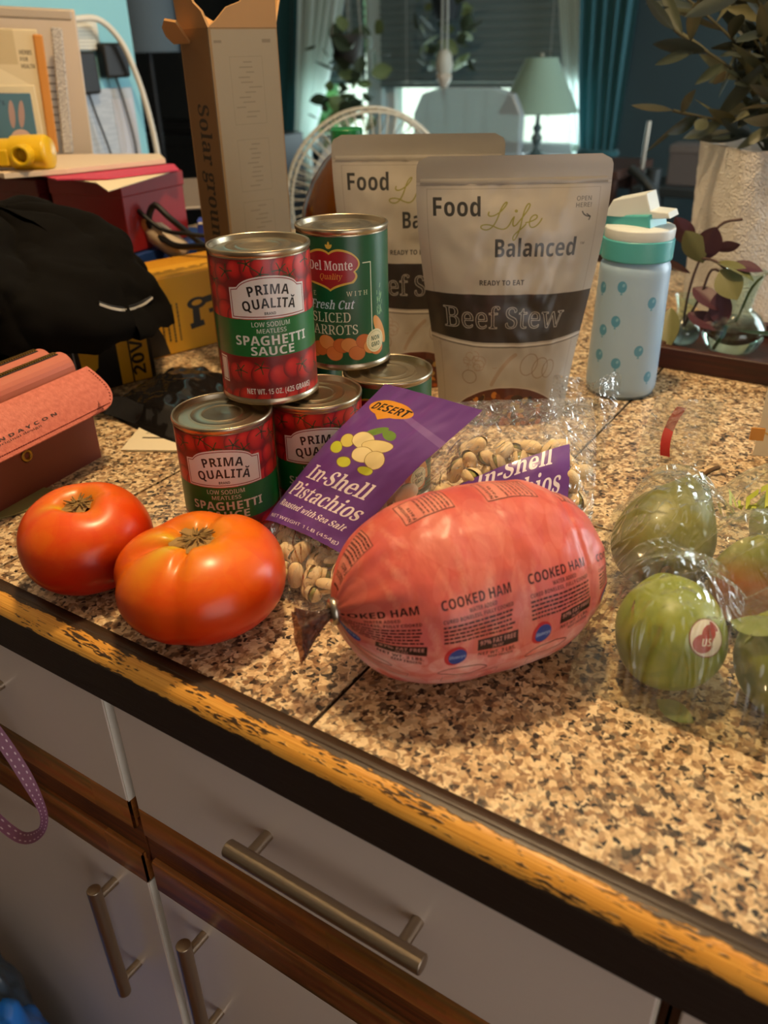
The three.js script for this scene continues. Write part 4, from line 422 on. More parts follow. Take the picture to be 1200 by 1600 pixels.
makePear('pear', 'green pear behind the printed lettering of the plastic bag', [-0.022, T + 0.035, -0.325], [0.3, 0.5, -0.5], 0.043, 5, G3);
const leafShape = (L, w, curl, nu = 6, nv = 14) => sheet((u, v) => { const x = (u - 0.5) * 2, hw = w * Math.pow(Math.sin(Math.PI * clamp(v, 0.004, 0.996)), 0.8); return [x * hw, curl * L * v * v + Math.abs(x) * hw * 0.25, L * v]; }, nu, nv);
const leafGreen = phys(0x8b9a58, 0.6, { transmission: 0.15, thickness: 0, side: THREE.DoubleSide });
{ const a = single('pear_leaf', leafShape(0.04, 0.0085, 0.1), leafGreen, 'pale green leaf lying across the pear at the right edge', 'leaf', [-0.04, T + 0.05, -0.157], 0.9); a.rotation.set(-0.6, 0.95, 0.9); const b = single('pear_leaf', leafShape(0.026, 0.006, 0.1), leafGreen, 'small green leaf under the stickered pear at the front of the bag', 'leaf', [-0.066, T + 0.004, -0.122], 1.5); b.rotation.set(0, 1.2, 0.5); }
{ // the clear bag over them: a draped film, closed down to the counter at its rim
  const o = thing('zip_bag', 'clear plastic bag with green lettering holding the pears', 'bag'), pears = [[-0.0722, -0.1544, 0.042, 0.0745], [-0.09, -0.19, 0.035, 0.06], [-0.1025, -0.2505, 0.042, 0.083], [0.0, -0.163, 0.042, 0.07], [-0.037, -0.226, 0.042, 0.076], [-0.036, -0.305, 0.044, 0.084], [0.06, -0.25, 0.05, 0.09]];
  const q00 = [-0.118, -0.112], q10 = [0.09, -0.108], q01 = [-0.165, -0.33], q11 = [0.09, -0.42];
  const top = (x, z) => { let h = 0.012; for (const [px, pz, R, H] of pears) { const d = Math.hypot(x - px, z - pz) / R; h = Math.max(h, H * (d < 1 ? Math.pow(1 - d * d * 0.55, 0.5) : 0.67 * Math.exp(-(d - 1) * 0.75))); } return h + 0.003; };
  const creases = [[-0.112, -0.115, 0.03, -0.215, 0.004, 0.004], [-0.105, -0.125, 0.0, -0.24, 0.006, 0.006], [-0.09, -0.16, 0.04, -0.27, 0.005, 0.004], [-0.125, -0.2, 0.03, -0.3, 0.005, 0.005], [-0.13, -0.25, 0.0, -0.34, 0.004, 0.004], [-0.06, -0.12, 0.04, -0.18, 0.004, 0.003], [-0.12, -0.16, -0.06, -0.27, 0.004, 0.004], [-0.08, -0.2, 0.05, -0.33, 0.006, 0.005]];
  const g = sheet((u, v) => { const x = lerp(lerp(q00[0], q10[0], u), lerp(q01[0], q11[0], u), v), z = lerp(lerp(q00[1], q10[1], u), lerp(q01[1], q11[1], u), v) + 0.03 * v * (1 - v) * Math.sin(u * 3); const e = Math.min(u * 6.5, v * 13, (1 - v) * 5, 1), rim = Math.sqrt(Math.max(0, e * (2 - e))); const wr = 0.0026 * fbm(x * 38 + z * 20, z * 30, 3, 3) + 0.003 * Math.abs(noise(x * 60 + z * 70, (z - x) * 14, 8)) - 0.0022 * Math.abs(noise(x * 22 - z * 34, 4, x * 9)); let cr = 0; for (const [ax, az, bx, bz, hh, w] of creases) { const dx = bx - ax, dz = bz - az, L = Math.hypot(dx, dz), d = ((x - ax) * dz - (z - az) * dx) / L + 0.004 * noise(x * 25, z * 25, ax * 9), s = ((x - ax) * dx + (z - az) * dz) / L / L; cr += hh * Math.max(0, 1 - Math.abs(d) / w) * smooth(s, -0.1, 0.15) * (1 - smooth(s, 0.85, 1.1)); } return [x, T + 0.0006 + Math.max(0, top(x, z) * rim + (wr + cr) * rim), z]; }, 200, 190);
  
  part('clear_film', g, film(0xf6f8f2, 0.08, { transmission: 0.93, specularIntensity: 1, bumpMap: crinkle, bumpScale: 0.012 }), o);
  const net = canvasTex(512, 160, (g2, W, H) => { g2.clearRect(0, 0, W, H); g2.fillStyle = '#aab53c'; textFit(g2, 'NET WT.', 256, 122, 470, SANS, 130); });
  const lab = sheet((u, v) => { const x = lerp(-0.068, -0.005, u) - 0.008 * v, z = lerp(-0.238, -0.268, v) - 0.03 * u; return [x, T + 0.0006 + top(x, z) + 0.011, z]; }, 24, 8); part('printed_letters', lab, new THREE.MeshPhysicalMaterial({ map: net, transparent: true, roughness: 0.5, side: THREE.DoubleSide }), o, 'green printed letters');
  const header = sheet((u, v) => { const x = lerp(-0.172, -0.118, u), y = lerp(0.012, 0.072, v); return [x + 0.006 * v, T + y, -0.405 - 0.02 * u - 0.02 * v + 0.003 * Math.sin(u * 11 + v * 4)]; }, 24, 24); part('bag_header', header, film(0xf2f2ea, 0.08, { transmission: 0.76, specularIntensity: 1, bumpMap: crinkle, bumpScale: 0.006 }), o, 'clear flap standing up at the bag end');
  const tape = sheet((u, v) => [-0.1475 + (u - 0.5) * 0.0085 + 0.006 * v - 0.006 * Math.sin(v * 2.6), T + lerp(0.024, 0.064, v), -0.413 - 0.02 * v + 0.002 * Math.sin(v * 6)], 4, 16); part('red_tape', tape, phys(0xa52a26, 0.45, { side: THREE.DoubleSide }), o, 'red strip on the clear flap');
}
// ---------------------------------------------------------------- tray with glass vases and cuttings, planter behind
const darkWood = phys(0xffffff, 0.5, { map: oak, color: 0x6b4a38 });
{ const o = thing('wooden_tray', 'dark wooden tray under the glass vases', 'tray', [-0.12, T + 0.0002, -0.79], -0.02); part('floor_board', uvScale(box(0.26, 0.006, 0.14, 0, 0.006, 0, 0.001), 1, 0.3), darkWood, o); for (const [w, d, x, z] of [[0.26, 0.014, 0, 0.077], [0.26, 0.014, 0, -0.077], [0.014, 0.14, -0.123, 0], [0.014, 0.14, 0.123, 0]]) part('side_board', uvScale(box(w, 0.026, d, x, 0.0132, z, 0.002), 1, 0.1), darkWood, o); }
const glassM = phys(0xf2fbf8, 0.03, { transmission: 1, thickness: 0, ior: 1.45 }), waterM = phys(0xf4f6ee, 0.02, { transmission: 1, thickness: 0.05, ior: 1.33 });
const plum = phys(0x4a2632, 0.5, { side: THREE.DoubleSide }), oliveLeaf = phys(0x66663a, 0.5, { side: THREE.DoubleSide }), stemM = std(0x4e3a36, 0.7), stemG = std(0x4c5a2a, 0.6);
function vase(label, pos, tilt, s) { const o = thing('glass_vase', label, 'vase', pos); o.rotation.set(0, 0, tilt); o.scale.set(s, s, s); part('glass', lathe([[0, 0.0008], [0.018, 0.0008], [0.03, 0.008], [0.0365, 0.022], [0.036, 0.034], [0.028, 0.048], [0.017, 0.056], [0.0155, 0.06], [0.019, 0.08], [0.0245, 0.1], [0.0252, 0.1004], [0.0235, 0.1004], [0.0178, 0.08], [0.0143, 0.06], [0.0158, 0.0555], [0.027, 0.0468], [0.0347, 0.034], [0.0352, 0.022], [0.029, 0.0095], [0.0175, 0.0026], [0, 0.0026]], 40), glassM, o); part('water', lathe([[0, 0.003], [0.017, 0.003], [0.0285, 0.0098], [0.0347, 0.022], [0.0343, 0.033], [0.03, 0.041], [0, 0.041]], 40), waterM, o); return o; }
vase('clear round glass vase with a flared neck at the right, a green stem inside', [-0.17, T + 0.0095, -0.775], 0, 1.0);
vase('smaller glass vase beside the bottle, half hidden by dark leaves', [-0.232, T + 0.0095, -0.782], 0, 0.62);
function cutting(name, label, stems, leaves, sm) { const o = thing(name, label, 'plant'); for (const s of stems) part('stem', tube(s.map(([x, y, z]) => [x, T + y, z]), 0.0016, 24, 7), sm, o); for (const [x, y, z, L, w, rx, ry, rz, m, curl = 0.2] of leaves) { const l = part('leaf', leafShape(L, w, curl), m, o); l.position.set(x, T + y, z); l.rotation.set(rx, ry, rz); } return o; }
cutting('plant_cutting', 'purple and olive leaved cutting growing from the smaller vase', [[[-0.232, 0.03, -0.78], [-0.23, 0.08, -0.775], [-0.222, 0.12, -0.77], [-0.206, 0.16, -0.775], [-0.185, 0.166, -0.78]], [[-0.232, 0.03, -0.782], [-0.215, 0.075, -0.77], [-0.205, 0.11, -0.765], [-0.19, 0.105, -0.76], [-0.178, 0.075, -0.76]], [[-0.222, 0.12, -0.77], [-0.205, 0.12, -0.765], [-0.185, 0.108, -0.765]]], [
  [-0.222, 0.115, -0.772, 0.05, 0.015, -1.3, 0.3, 0, plum, -0.1], [-0.218, 0.115, -0.77, 0.046, 0.014, -1.1, -0.5, 0.3, oliveLeaf, 0.1], [-0.205, 0.118, -0.765, 0.05, 0.013, 0.1, 1.4, 0, oliveLeaf, -0.3], [-0.195, 0.112, -0.76, 0.042, 0.016, 1.0, 0.7, 0, oliveLeaf, -0.1], [-0.19, 0.09, -0.76, 0.046, 0.014, 1.3, 0.2, 0.2, plum, -0.1], [-0.178, 0.076, -0.76, 0.045, 0.013, 1.4, -0.5, 0, plum, 0], [-0.225, 0.085, -0.77, 0.045, 0.013, 0.5, 1.0, 0, plum, -0.2], [-0.232, 0.1, -0.775, 0.045, 0.012, -0.6, -1.2, 0, plum, 0.2], [-0.225, 0.055, -0.765, 0.05, 0.013, 0.3, 1.1, 0.2, plum, -0.1], [-0.245, 0.06, -0.76, 0.055, 0.014, 0.8, 0.2, 0.2, oliveLeaf, -0.1], [-0.208, 0.13, -0.772, 0.03, 0.009, -0.9, 1.2, 0, plum, 0.1], [-0.19, 0.115, -0.768, 0.04, 0.011, 0, 1.7, 0.4, plum, -0.1], [-0.235, 0.13, -0.775, 0.042, 0.013, -1.3, -0.6, 0, plum, 0.1]], stemM);
cutting('plant_cutting', 'long dark stem and blade leaf leaning out of the right vase', [[[-0.186, 0.018, -0.768], [-0.17, 0.05, -0.775], [-0.156, 0.098, -0.78], [-0.12, 0.125, -0.79], [-0.05, 0.16, -0.8]]], [[-0.16, 0.05, -0.736, 0.1, 0.008, 0.02, 1.45, 0.1, phys(0x1f3a2a, 0.4, { side: THREE.DoubleSide }), 0.12], [-0.135, 0.09, -0.778, 0.03, 0.008, 0.6, 0.6, 0, oliveLeaf, 0]], stemG);
{ // planter, a square tub with a rough white coat, turned so that a corner points to the camera
  const o = thing('planter', 'white rough-plastered square planter holding the leafy plant', 'planter', [-0.198, T + 0.0002, -1.035], 0.628), H = 0.223, rr = rng(17);
  const coat = (() => { const N = 512; return dataTex(N, N, (x, y) => { const v = 128 + 95 * fbm(x / 8, y / 6, 2.2, 3); return [v, v, v]; }, false); })();
  const wall = sheet((u, v) => { const k = u * 4, i = Math.floor(k) % 4, f = k - Math.floor(k), c = [[-1, 1], [1, 1], [1, -1], [-1, -1]], a = c[i], b = c[(i + 1) % 4]; let x = lerp(a[0], b[0], f), z = lerp(a[1], b[1], f); const m = Math.pow(Math.abs(x) ** 9 + Math.abs(z) ** 9, 1 / 9), h = 0.0855 * (0.9 + 0.1 * v) / m; const d = 1 + 0.012 * fbm(u * 40, v * 12, 3, 3); return [x * h * d, v * H, z * h * d, u * 4, v]; }, 240, 70);
  part('tub', weld(wall), phys(0xdad8d4, 0.85, { bumpMap: coat, bumpScale: 0.004 }), o, 'white rough-plastered tub wall'); part('rim', sheet((u, v) => { const k = u * 4, i = Math.floor(k) % 4, f = k - Math.floor(k), c = [[-1, 1], [1, 1], [1, -1], [-1, -1]], a = c[i], b = c[(i + 1) % 4], x = lerp(a[0], b[0], f), z = lerp(a[1], b[1], f), m = Math.pow(Math.abs(x) ** 9 + Math.abs(z) ** 9, 1 / 9), h = lerp(0.086, 0.074, v) / m; return [x * h, H - (v > 0.9 ? 0.02 : 0), z * h]; }, 80, 3), phys(0xc2bbb0, 0.85), o); part('soil', box(0.146, 0.004, 0.146, 0, H - 0.018, 0), std(0x1c1611, 1), o);
  // branches of long leaves
  const p = thing('potted_plant', 'leafy plant with long grey-green leaves growing in the white planter', 'plant', [-0.198, T + H - 0.014, -1.035]);
  const lg = leafShape(0.075, 0.0075, 0.08, 4, 10), lg2 = leafShape(0.065, 0.0076, -0.12, 4, 10), lms = [0x3e4636, 0x565a42, 0x2f382f, 0x686648].map((c) => phys(c, 0.5, { side: THREE.DoubleSide, transmission: 0.12, thickness: 0 })), tipM = phys(0x767c66, 0.5, { side: THREE.DoubleSide });
  const dirs = [[-0.15, 0.3, 0.03], [-0.16, 0.2, 0.05], [-0.11, 0.36, 0.02], [-0.05, 0.32, 0.09], [0.03, 0.36, 0.06], [0.1, 0.3, 0.08], [-0.14, 0.15, 0.09], [-0.05, 0.2, 0.14], [0.06, 0.18, 0.13], [0.15, 0.22, 0.1], [-0.09, 0.25, -0.08], [0.08, 0.33, -0.06], [-0.12, 0.06, 0.12], [0.02, 0.07, 0.15], [0.17, 0.12, 0.08], [-0.02, 0.27, 0.02], [0.05, 0.26, 0.03], [-0.08, 0.17, 0.03], [0.1, 0.18, 0.02], [-0.03, 0.13, 0.09], [0.07, 0.1, 0.1], [-0.1, 0.3, 0.06]]; let n = 0;
  dirs.forEach(([x, y, z], bi) => { const c = new THREE.CatmullRomCurve3([V(x * 0.1, 0, z * 0.1), V(x * 0.35, y * 0.55, z * 0.35), V(x, y, z)]); part('branch', new THREE.TubeGeometry(c, 20, 0.0018, 6), std(0x4d4a34, 0.8), p); const m = bi > 11 ? 14 : 15; for (let k = 0; k < m; k++) { const t = 0.3 + 0.7 * k / (m - 1), q = c.getPoint(Math.min(1, t)), tan = c.getTangent(Math.min(1, t)); const l = part('leaf', n++ % 2 ? lg : lg2, k >= m - 1 && bi % 5 === 2 ? tipM : lms[Math.floor(rr() * 4)], p); l.position.copy(q); const d = tan.clone().multiplyScalar(k >= m - 1 ? 3 : 0.6).add(V(rr() - 0.5, (rr() - 0.6) * 0.8, rr() - 0.4).multiplyScalar(1.7)).normalize(); l.quaternion.setFromUnitVectors(V(0, 0, 1), d); l.rotateZ(rr() * 6.28); const s = 0.75 + rr() * 0.55; l.scale.set(s, s, s); } });
}
{ const o = thing('cream_card', 'cream card standing at the right edge behind the pears', 'card', [-0.055, T + 0.0005, -0.52], 0.35); part('sheet', box(0.07, 0.11, 0.0012, 0, 0.055, 0), std(0xd9cdae, 0.8), o); part('yellow_tab', box(0.012, 0.012, 0.002, -0.04, 0.03, 0.02), std(0xc98a3a, 0.7), o); part('tab_string', between([-0.036, 0.033, 0.02], [-0.02, 0.02, 0.002], 0.0008), std(0xc9a35a, 0.8), o); }
// ---------------------------------------------------------------- left side: pink bag, jacket, boxes, papers
{ // pink bag, its front turned to the right
  const o = thing('pink_bag', 'coral pink glittery purse with a stitched flap and two brass zips', 'purse', [-0.632, T + 0.0003, -0.185], Math.PI / 2 + 0.12), Lb = 0.196;      // local x runs to the left in the picture, z out of the front
  const glit = dataTex(512, 512, (x, y) => { const s = Math.sin(x * 12.9898 + y * 78.233) * 43758.5453, q = s - Math.floor(s), m = 14 * fbm(x / 40, y / 40, 4, 2); const k = q > 0.93 ? 42 : q < 0.15 ? -16 : 0; return [192 + k + m, 102 + k + m, 82 + k + m]; }); const pinkGlit = phys(0xffffff, 0.5, { map: glit, bumpMap: grainBump, bumpScale: 0.0003 }), pink = phys(0xb8664f, 0.55), pinkDark = phys(0xa8553f, 0.6), brass = std(0xb08a3e, 0.35, { metalness: 1 });
  const ext = (pts, x0, x1, bev = 0.002) => prism(pts, x1 - x0, bev).rotateY(-Math.PI / 2).translate(x1 * -1 + (x1 - x0), 0, 0);
  // profile (z, y), extruded along local -x
  const run = (pts, len, x0 = 0, bev = 0.0015) => { const g = prism(pts, len, bev); g.rotateY(-Math.PI / 2); return g.translate(-x0, 0, 0); };
  part('body', run([[0, 0.0], [0, 0.06], [-0.006, 0.084], [-0.03, 0.092], [-0.06, 0.09], [-0.066, 0.07], [-0.064, 0.0]], Lb), phys(0x7e3a2a, 0.55, { bumpMap: grainBump, bumpScale: 0.0002 }), o, 'darker coral body');
  for (const [zc, r] of [[-0.022, 0.0125], [-0.047, 0.0125]]) { const pts = []; for (let k = 0; k <= 12; k++) { const a = Math.PI * k / 12; pts.push([zc + r * Math.cos(a), 0.089 + r * 1.05 * Math.sin(a)]); } part('top_pocket', run(pts, Lb - 0.004, 0.001, 0.002), pink, o, 'rounded zipped pocket top'); const z = new THREE.Group(); z.name = 'zipper'; o.add(z); part('tape', run([[zc - 0.0035, 0.1022], [zc + 0.0035, 0.1022], [zc + 0.0035, 0.1042], [zc - 0.0035, 0.1042]], Lb - 0.016, 0.007, 0.0002), std(0x2a1c12, 0.8), z); const teeth = []; for (let k = 0; k < 66; k++) teeth.push(box(0.0014, 0.0014, 0.0044, -0.008 - k * 0.0027, 0.1049 + 0.0, zc)); part('teeth', mergeGeometries(teeth), brass, z).userData.kind = 'stuff'; }
  // flap: a rounded sheet sloping out over the front
  const fl = (u, v, off) => { const s = 0.004 + (Lb - 0.004) * u, t = v; let z = lerp(-0.004, 0.031, Math.pow(t, 0.9)), y = lerp(0.088, 0.058, t) + 0.003 * Math.sin(Math.PI * t); let x = -s + 0.014; const rc = 0.02, ex = s - 0.004, ey = t * 0.046; if (ex < rc && ey > 0.046 - rc) { const dy = ey - (0.046 - rc); x -= rc - Math.sqrt(Math.max(0, rc * rc - dy * dy)) - 0 * ex; } return [x, y + off * 0.6, z + off * 0.4, u * 4, v * 0.8]; };
  const fg = mergeGeometries([sheet((u, v) => fl(u, v, 0.0022), 60, 24), sheet((u, v) => fl(1 - u, v, 0), 60, 24), sheet((u, v) => fl(0, u, 0.0022 * v), 24, 1), sheet((u, v) => fl(u, 1, 0.0022 * v), 60, 1)]); part('flap', fg, pinkGlit, o, 'glittery flap with stitched border'); 
  const st = []; for (let k = 0; k < 70; k++) { const q = fl(0.02 + k / 70 * 0.9, 0.93, 0.0024); st.push(box(0.0017, 0.0008, 0.0008, q[0], q[1], q[2])); } for (let k = 2; k < 15; k++) { const q = fl(0.018, k / 16, 0.0024); st.push(box(0.0008, 0.0008, 0.0017, q[0], q[1], q[2])); } for (let k = 0; k < 62; k++) st.push(box(0.0017, 0.0012, 0.0008, -0.012 - k * 0.0029, 0.0905, -0.0095)); part('stitching', mergeGeometries(st), std(0x7a2f26, 0.8), o).userData.kind = 'stuff';
  const txt = canvasTex(1024, 220, (g, W, H) => { g.clearRect(0, 0, W, H); g.fillStyle = '#3a2018'; textFit(g, 'W E N D A Y C O N', 512, 110, 980, SANS, 96); textFit(g, 'Original design', 480, 190, 560, SERIF, 64); }); part('stamped_lettering', sheet((u, v) => { const q = fl(lerp(0.8, 0.34, u), lerp(0.8, 0.62, v), 0.0028); return [q[0], q[1], q[2]]; }, 12, 4), new THREE.MeshPhysicalMaterial({ map: txt, transparent: true, roughness: 0.5, side: THREE.DoubleSide }), o);
  part('snap', lathe([[0.0028, 0], [0.0058, 0], [0.0062, 0.0012], [0.0048, 0.0022], [0.0032, 0.0018], [0.0028, 0]], 28).rotateX(Math.PI / 2).translate(-0.083, 0.038, 0.0012), brass, o, 'brass ring snap');
}
{ // jacket: a heap of dark cloth with folds
  const o = thing('jacket', 'black jacket heaped at the left with a white zip along its lower edge', 'jacket'), C = V(-0.9, 0.075, -0.3), cloth = phys(0x090705, 0.95, { specularIntensity: 0.25, sheen: 0.08, sheenColor: new THREE.Color(0x5a4632), sheenRoughness: 0.6 });
  const g = weld(sheet((u, v) => { const th = u * Math.PI * 2, ph = (v - 0.46) * Math.PI * 0.98, cx = Math.cos(ph) * Math.cos(th), cy = Math.sin(ph), cz = Math.cos(ph) * Math.sin(th); let r = 1 + 0.16 * fbm(cx * 1.5 + 4, cy * 1.5, cz * 1.5, 2); const w = cx * 1.4 + cy * 2.3 - cz * 1.2 + 0.6 * noise(cx * 2, cy * 2, cz * 2 + 3); const rg = (t) => 1 - Math.pow(Math.abs(Math.sin(t)), 0.7); const w2 = th * 2.1 + cy * 1.5 + 0.5 * noise(cx * 2.2, cy * 2.2, cz * 2.2 + 8); r += 0.1 * (0.5 - rg(w2 * 1.6)) + 0.05 * (0.5 - rg(w * 2.3 + 1)) + 0.012 * noise(cx * 9, cy * 9, cz * 9); const k = 0.86; const q = (a) => Math.sign(a) * Math.pow(Math.abs(a), k); const y = C.y + q(cy) * 0.122 * r; const X = C.x + q(cx) * 0.19 * r, lo = 0.003 + 0.075 * smooth(X, -0.95, -0.8); return [X, T + Math.max(0.0025, lo + 0.01 * noise(cx * 6, cz * 6, 2), y), C.z + q(cz) * 0.135 * r]; }, 200, 110)); part('cloth', g, cloth, o, 'black folded cloth');
  const hem = [[-0.717, 0.117, -0.286], [-0.711, 0.112, -0.294], [-0.705, 0.109, -0.301], [-0.697, 0.108, -0.312], [-0.689, 0.111, -0.321], [-0.683, 0.116, -0.328]], rc = new THREE.Raycaster(), shell = new THREE.Mesh(g, new THREE.MeshBasicMaterial({ side: THREE.DoubleSide })), out = V(0.74, 0.2, 0.6).normalize(), c = new THREE.CatmullRomCurve3(hem.map(([x, y, z]) => { const p = V(x, T + y, z); rc.set(p.clone().addScaledVector(out, 0.4), out.clone().negate()); const hit = rc.intersectObject(shell)[0]; return hit ? hit.point.addScaledVector(out, 0.0016) : p; })), teeth = []; const tp = new THREE.Group(); tp.name = 'zipper'; o.add(tp); for (let k = 0; k < 46; k++) { const p = c.getPoint(k / 45); teeth.push(box(0.0018, 0.0026, 0.0012, p.x, p.y, p.z)); } part('teeth', mergeGeometries(teeth), std(0xd8d4c8, 0.4), tp).userData.kind = 'stuff'; part('tape', new THREE.TubeGeometry(c, 40, 0.0022, 8).translate(-0.0022, 0.0015, 0), black, tp);
}
const toolArt = canvasTex(1024, 768, (g, W, H) => { g.fillStyle = '#d79a14'; g.fillRect(0, 0, W, H); g.fillStyle = '#1a140c'; g.beginPath(); g.moveTo(0, 0); g.lineTo(40, 0); g.lineTo(80, 250); g.lineTo(130, 400); g.lineTo(190, 560); g.lineTo(230, H); g.lineTo(0, H); g.fill();
  g.save(); g.translate(640, 330); g.rotate(-0.12); const drill = (x, s) => { g.save(); g.translate(x, 0); g.scale(s, 1); g.beginPath(); g.ellipse(0, -40, 90, 60, 0.1, 0, 7); g.fill(); g.fillRect(40, -80, 120, 70); g.beginPath(); g.moveTo(-50, -10); g.lineTo(10, 0); g.lineTo(-10, 170); g.lineTo(-80, 160); g.fill(); g.fillRect(-110, 150, 130, 60); g.fillStyle = '#d79a14'; g.beginPath(); g.ellipse(0, -44, 48, 28, 0, 0, 7); g.fill(); g.fillStyle = '#1a140c'; g.restore(); }; drill(-110, 1); drill(240, -1); for (const [x, y] of [[-20, 60], [40, 120], [90, 60], [140, 130]]) g.fillRect(x, y, 46, 46); g.restore();
  const r = rng(6); g.save(); g.fillStyle = '#2a2010'; for (let k = 0; k < 4; k++) { const x = 190 + k * 48; let y = 260; while (y < 640) { const q = 8 + r() * 26; g.fillRect(x, y, 16, q); y += q + 6; } } g.restore(); g.fillRect(940, 560, 60, 120); });
{ const o = thing('yellow_tool_box', 'yellow cardboard tool box printed with black power tools, beside the tall brown box', 'box', [-0.835, T + 0.0003, -0.5], 1.32); part('carton', box(0.17, 0.1, 0.1, 0, 0.05, 0, 0.002), std(0xc98c14, 0.6), o, 'yellow carton'); part('printed_front', box(0.166, 0.096, 0.0008, 0, 0.05, 0.0503), phys(0xffffff, 0.4, { map: toolArt }), o); part('top_flap', box(0.164, 0.0012, 0.048, 0, 0.1006, 0.024), std(0xd39a20, 0.6), o); const tx = canvasTex(512, 96, (g, W, H) => { g.clearRect(0, 0, W, H); g.fillStyle = '#2a1c08'; for (let k = 0; k < 7; k++) g.fillRect(30 + k * 66, 30, 46, 10); g.fillRect(60, 56, 300, 8); }); part('top_print', new THREE.PlaneGeometry(0.14, 0.03).rotateX(-Math.PI / 2).translate(0, 0.1015, 0.03), new THREE.MeshStandardMaterial({ map: tx, transparent: true, roughness: 0.6 }), o); }
{ const art = canvasTex(768, 512, (g, W, H) => { g.fillStyle = '#15110c'; g.fillRect(0, 0, W, H); g.fillStyle = '#d8a51c'; g.beginPath(); g.moveTo(60, 0); g.lineTo(300, 0); g.lineTo(230, 330); g.lineTo(90, 430); g.fill(); g.fillRect(430, 0, 300, H); g.fillStyle = '#1a140c'; g.fillRect(540, 0, 16, H); g.save(); g.translate(640, 470); g.rotate(-Math.PI / 2); textFit(g, '20V', 150, 40, 300, SANS, 170); g.restore(); g.fillStyle = '#9aa0a0'; g.fillRect(20, 20, 14, 300); });
  const o = thing('tool_accessory_box', 'small black and yellow tool box marked 20V under the jacket edge', 'box', [-0.797, T + 0.0003, -0.338], 1.25); part('carton', box(0.1, 0.078, 0.06, 0, 0.039, 0, 0.0015), black, o); part('printed_front', box(0.097, 0.075, 0.0008, 0, 0.039, 0.0303), phys(0xffffff, 0.4, { map: art }), o); }
{ // dark clear packaging in front of the tool box
  const o = thing('plastic_packaging', 'crumpled dark see-through plastic packaging lying beside the can', 'packaging', [-0.65, T, -0.325]); const dark = phys(0x2a2726, 0.12, { transmission: 0.6, thickness: 0, side: THREE.DoubleSide });
  part('film', sheet((u, v) => { const x = (u - 0.5) * 0.17, z = (v - 0.5) * 0.15, h = 0.03 * Math.sqrt(Math.max(0, Math.sin(Math.PI * u) * Math.sin(Math.PI * v))) + 0.006 * fbm(u * 4, v * 4, 2, 3) + 0.007 * Math.abs(noise(u * 5 + v * 3, v * 4, 5)); return [x + 0.02 * v - 0.02 * Math.sin(u * 3), 0.001 + Math.max(0, h * Math.min(1, 8 * Math.min(u, 1 - u, v, 1 - v))), z + 0.03 * (u - 0.5)]; }, 50, 50), dark, o); part('edge_fold', sheet((u, v) => [-0.075 + 0.13 * u, 0.003 + 0.02 * v + 0.003 * Math.sin(u * 7), 0.074 - 0.01 * u - 0.012 * v + 0.004 * noise(u * 5, v, 3)], 20, 5), dark, o); const bl = []; for (let k = 0; k < 5; k++) bl.push(new THREE.TorusGeometry(0.008, 0.003, 8, 18).rotateX(1.3).translate(0.03 + 0.012 * (k % 3), 0.009 + 0.004 * (k % 2), -0.005 - 0.012 * Math.floor(k / 3))); part('contents', mergeGeometries(bl), phys(0x5a6f88, 0.3), o, 'blue-grey rings inside the packaging'); }
const flat = (pts, y, t, m, name, label, cat, group) => { const g = prism(pts.map(([x, z]) => [x, -z]), t, 0).rotateX(-Math.PI / 2); return single(name, g, m, label, cat, [0, T + y, 0], 0, group); };
{ const paperArt = canvasTex(512, 512, (g, W, H) => { g.fillStyle = '#dccfb0'; g.fillRect(0, 0, W, H); g.fillStyle = '#4a4030'; const r = rng(2); for (let k = 0; k < 9; k++) g.fillRect(60, 60 + k * 22, 200 + r() * 160, 7); g.fillRect(60, 300, 300, 22); });
  const a = thing('folded_leaflet', 'cream printed leaflet lying flat on the tiles left of the front can', 'leaflet', [-0.595, T + 0.0006, -0.262], 0.5); part('sheet', box(0.105, 0.0008, 0.075, 0, 0.0012, 0.0), std(0xffffff, 0.75, { map: paperArt }), a); part('inner_sheet', box(0.1, 0.0006, 0.072, 0.004, 0.0003, 0.002), std(0xcfc2a2, 0.8), a); }
single('pale_card', prism([[-0.04, -0.024], [0.035, -0.024], [0.042, 0.0], [0.03, 0.02], [0, 0.026], [-0.04, 0.026]], 0.001, 0.0003).rotateX(-Math.PI / 2), std(0x8f8752, 0.7), 'pale olive round-cornered card on the tiles in front of the pink bag', 'card', [-0.625, T + 0.0006, -0.075], 1.2);
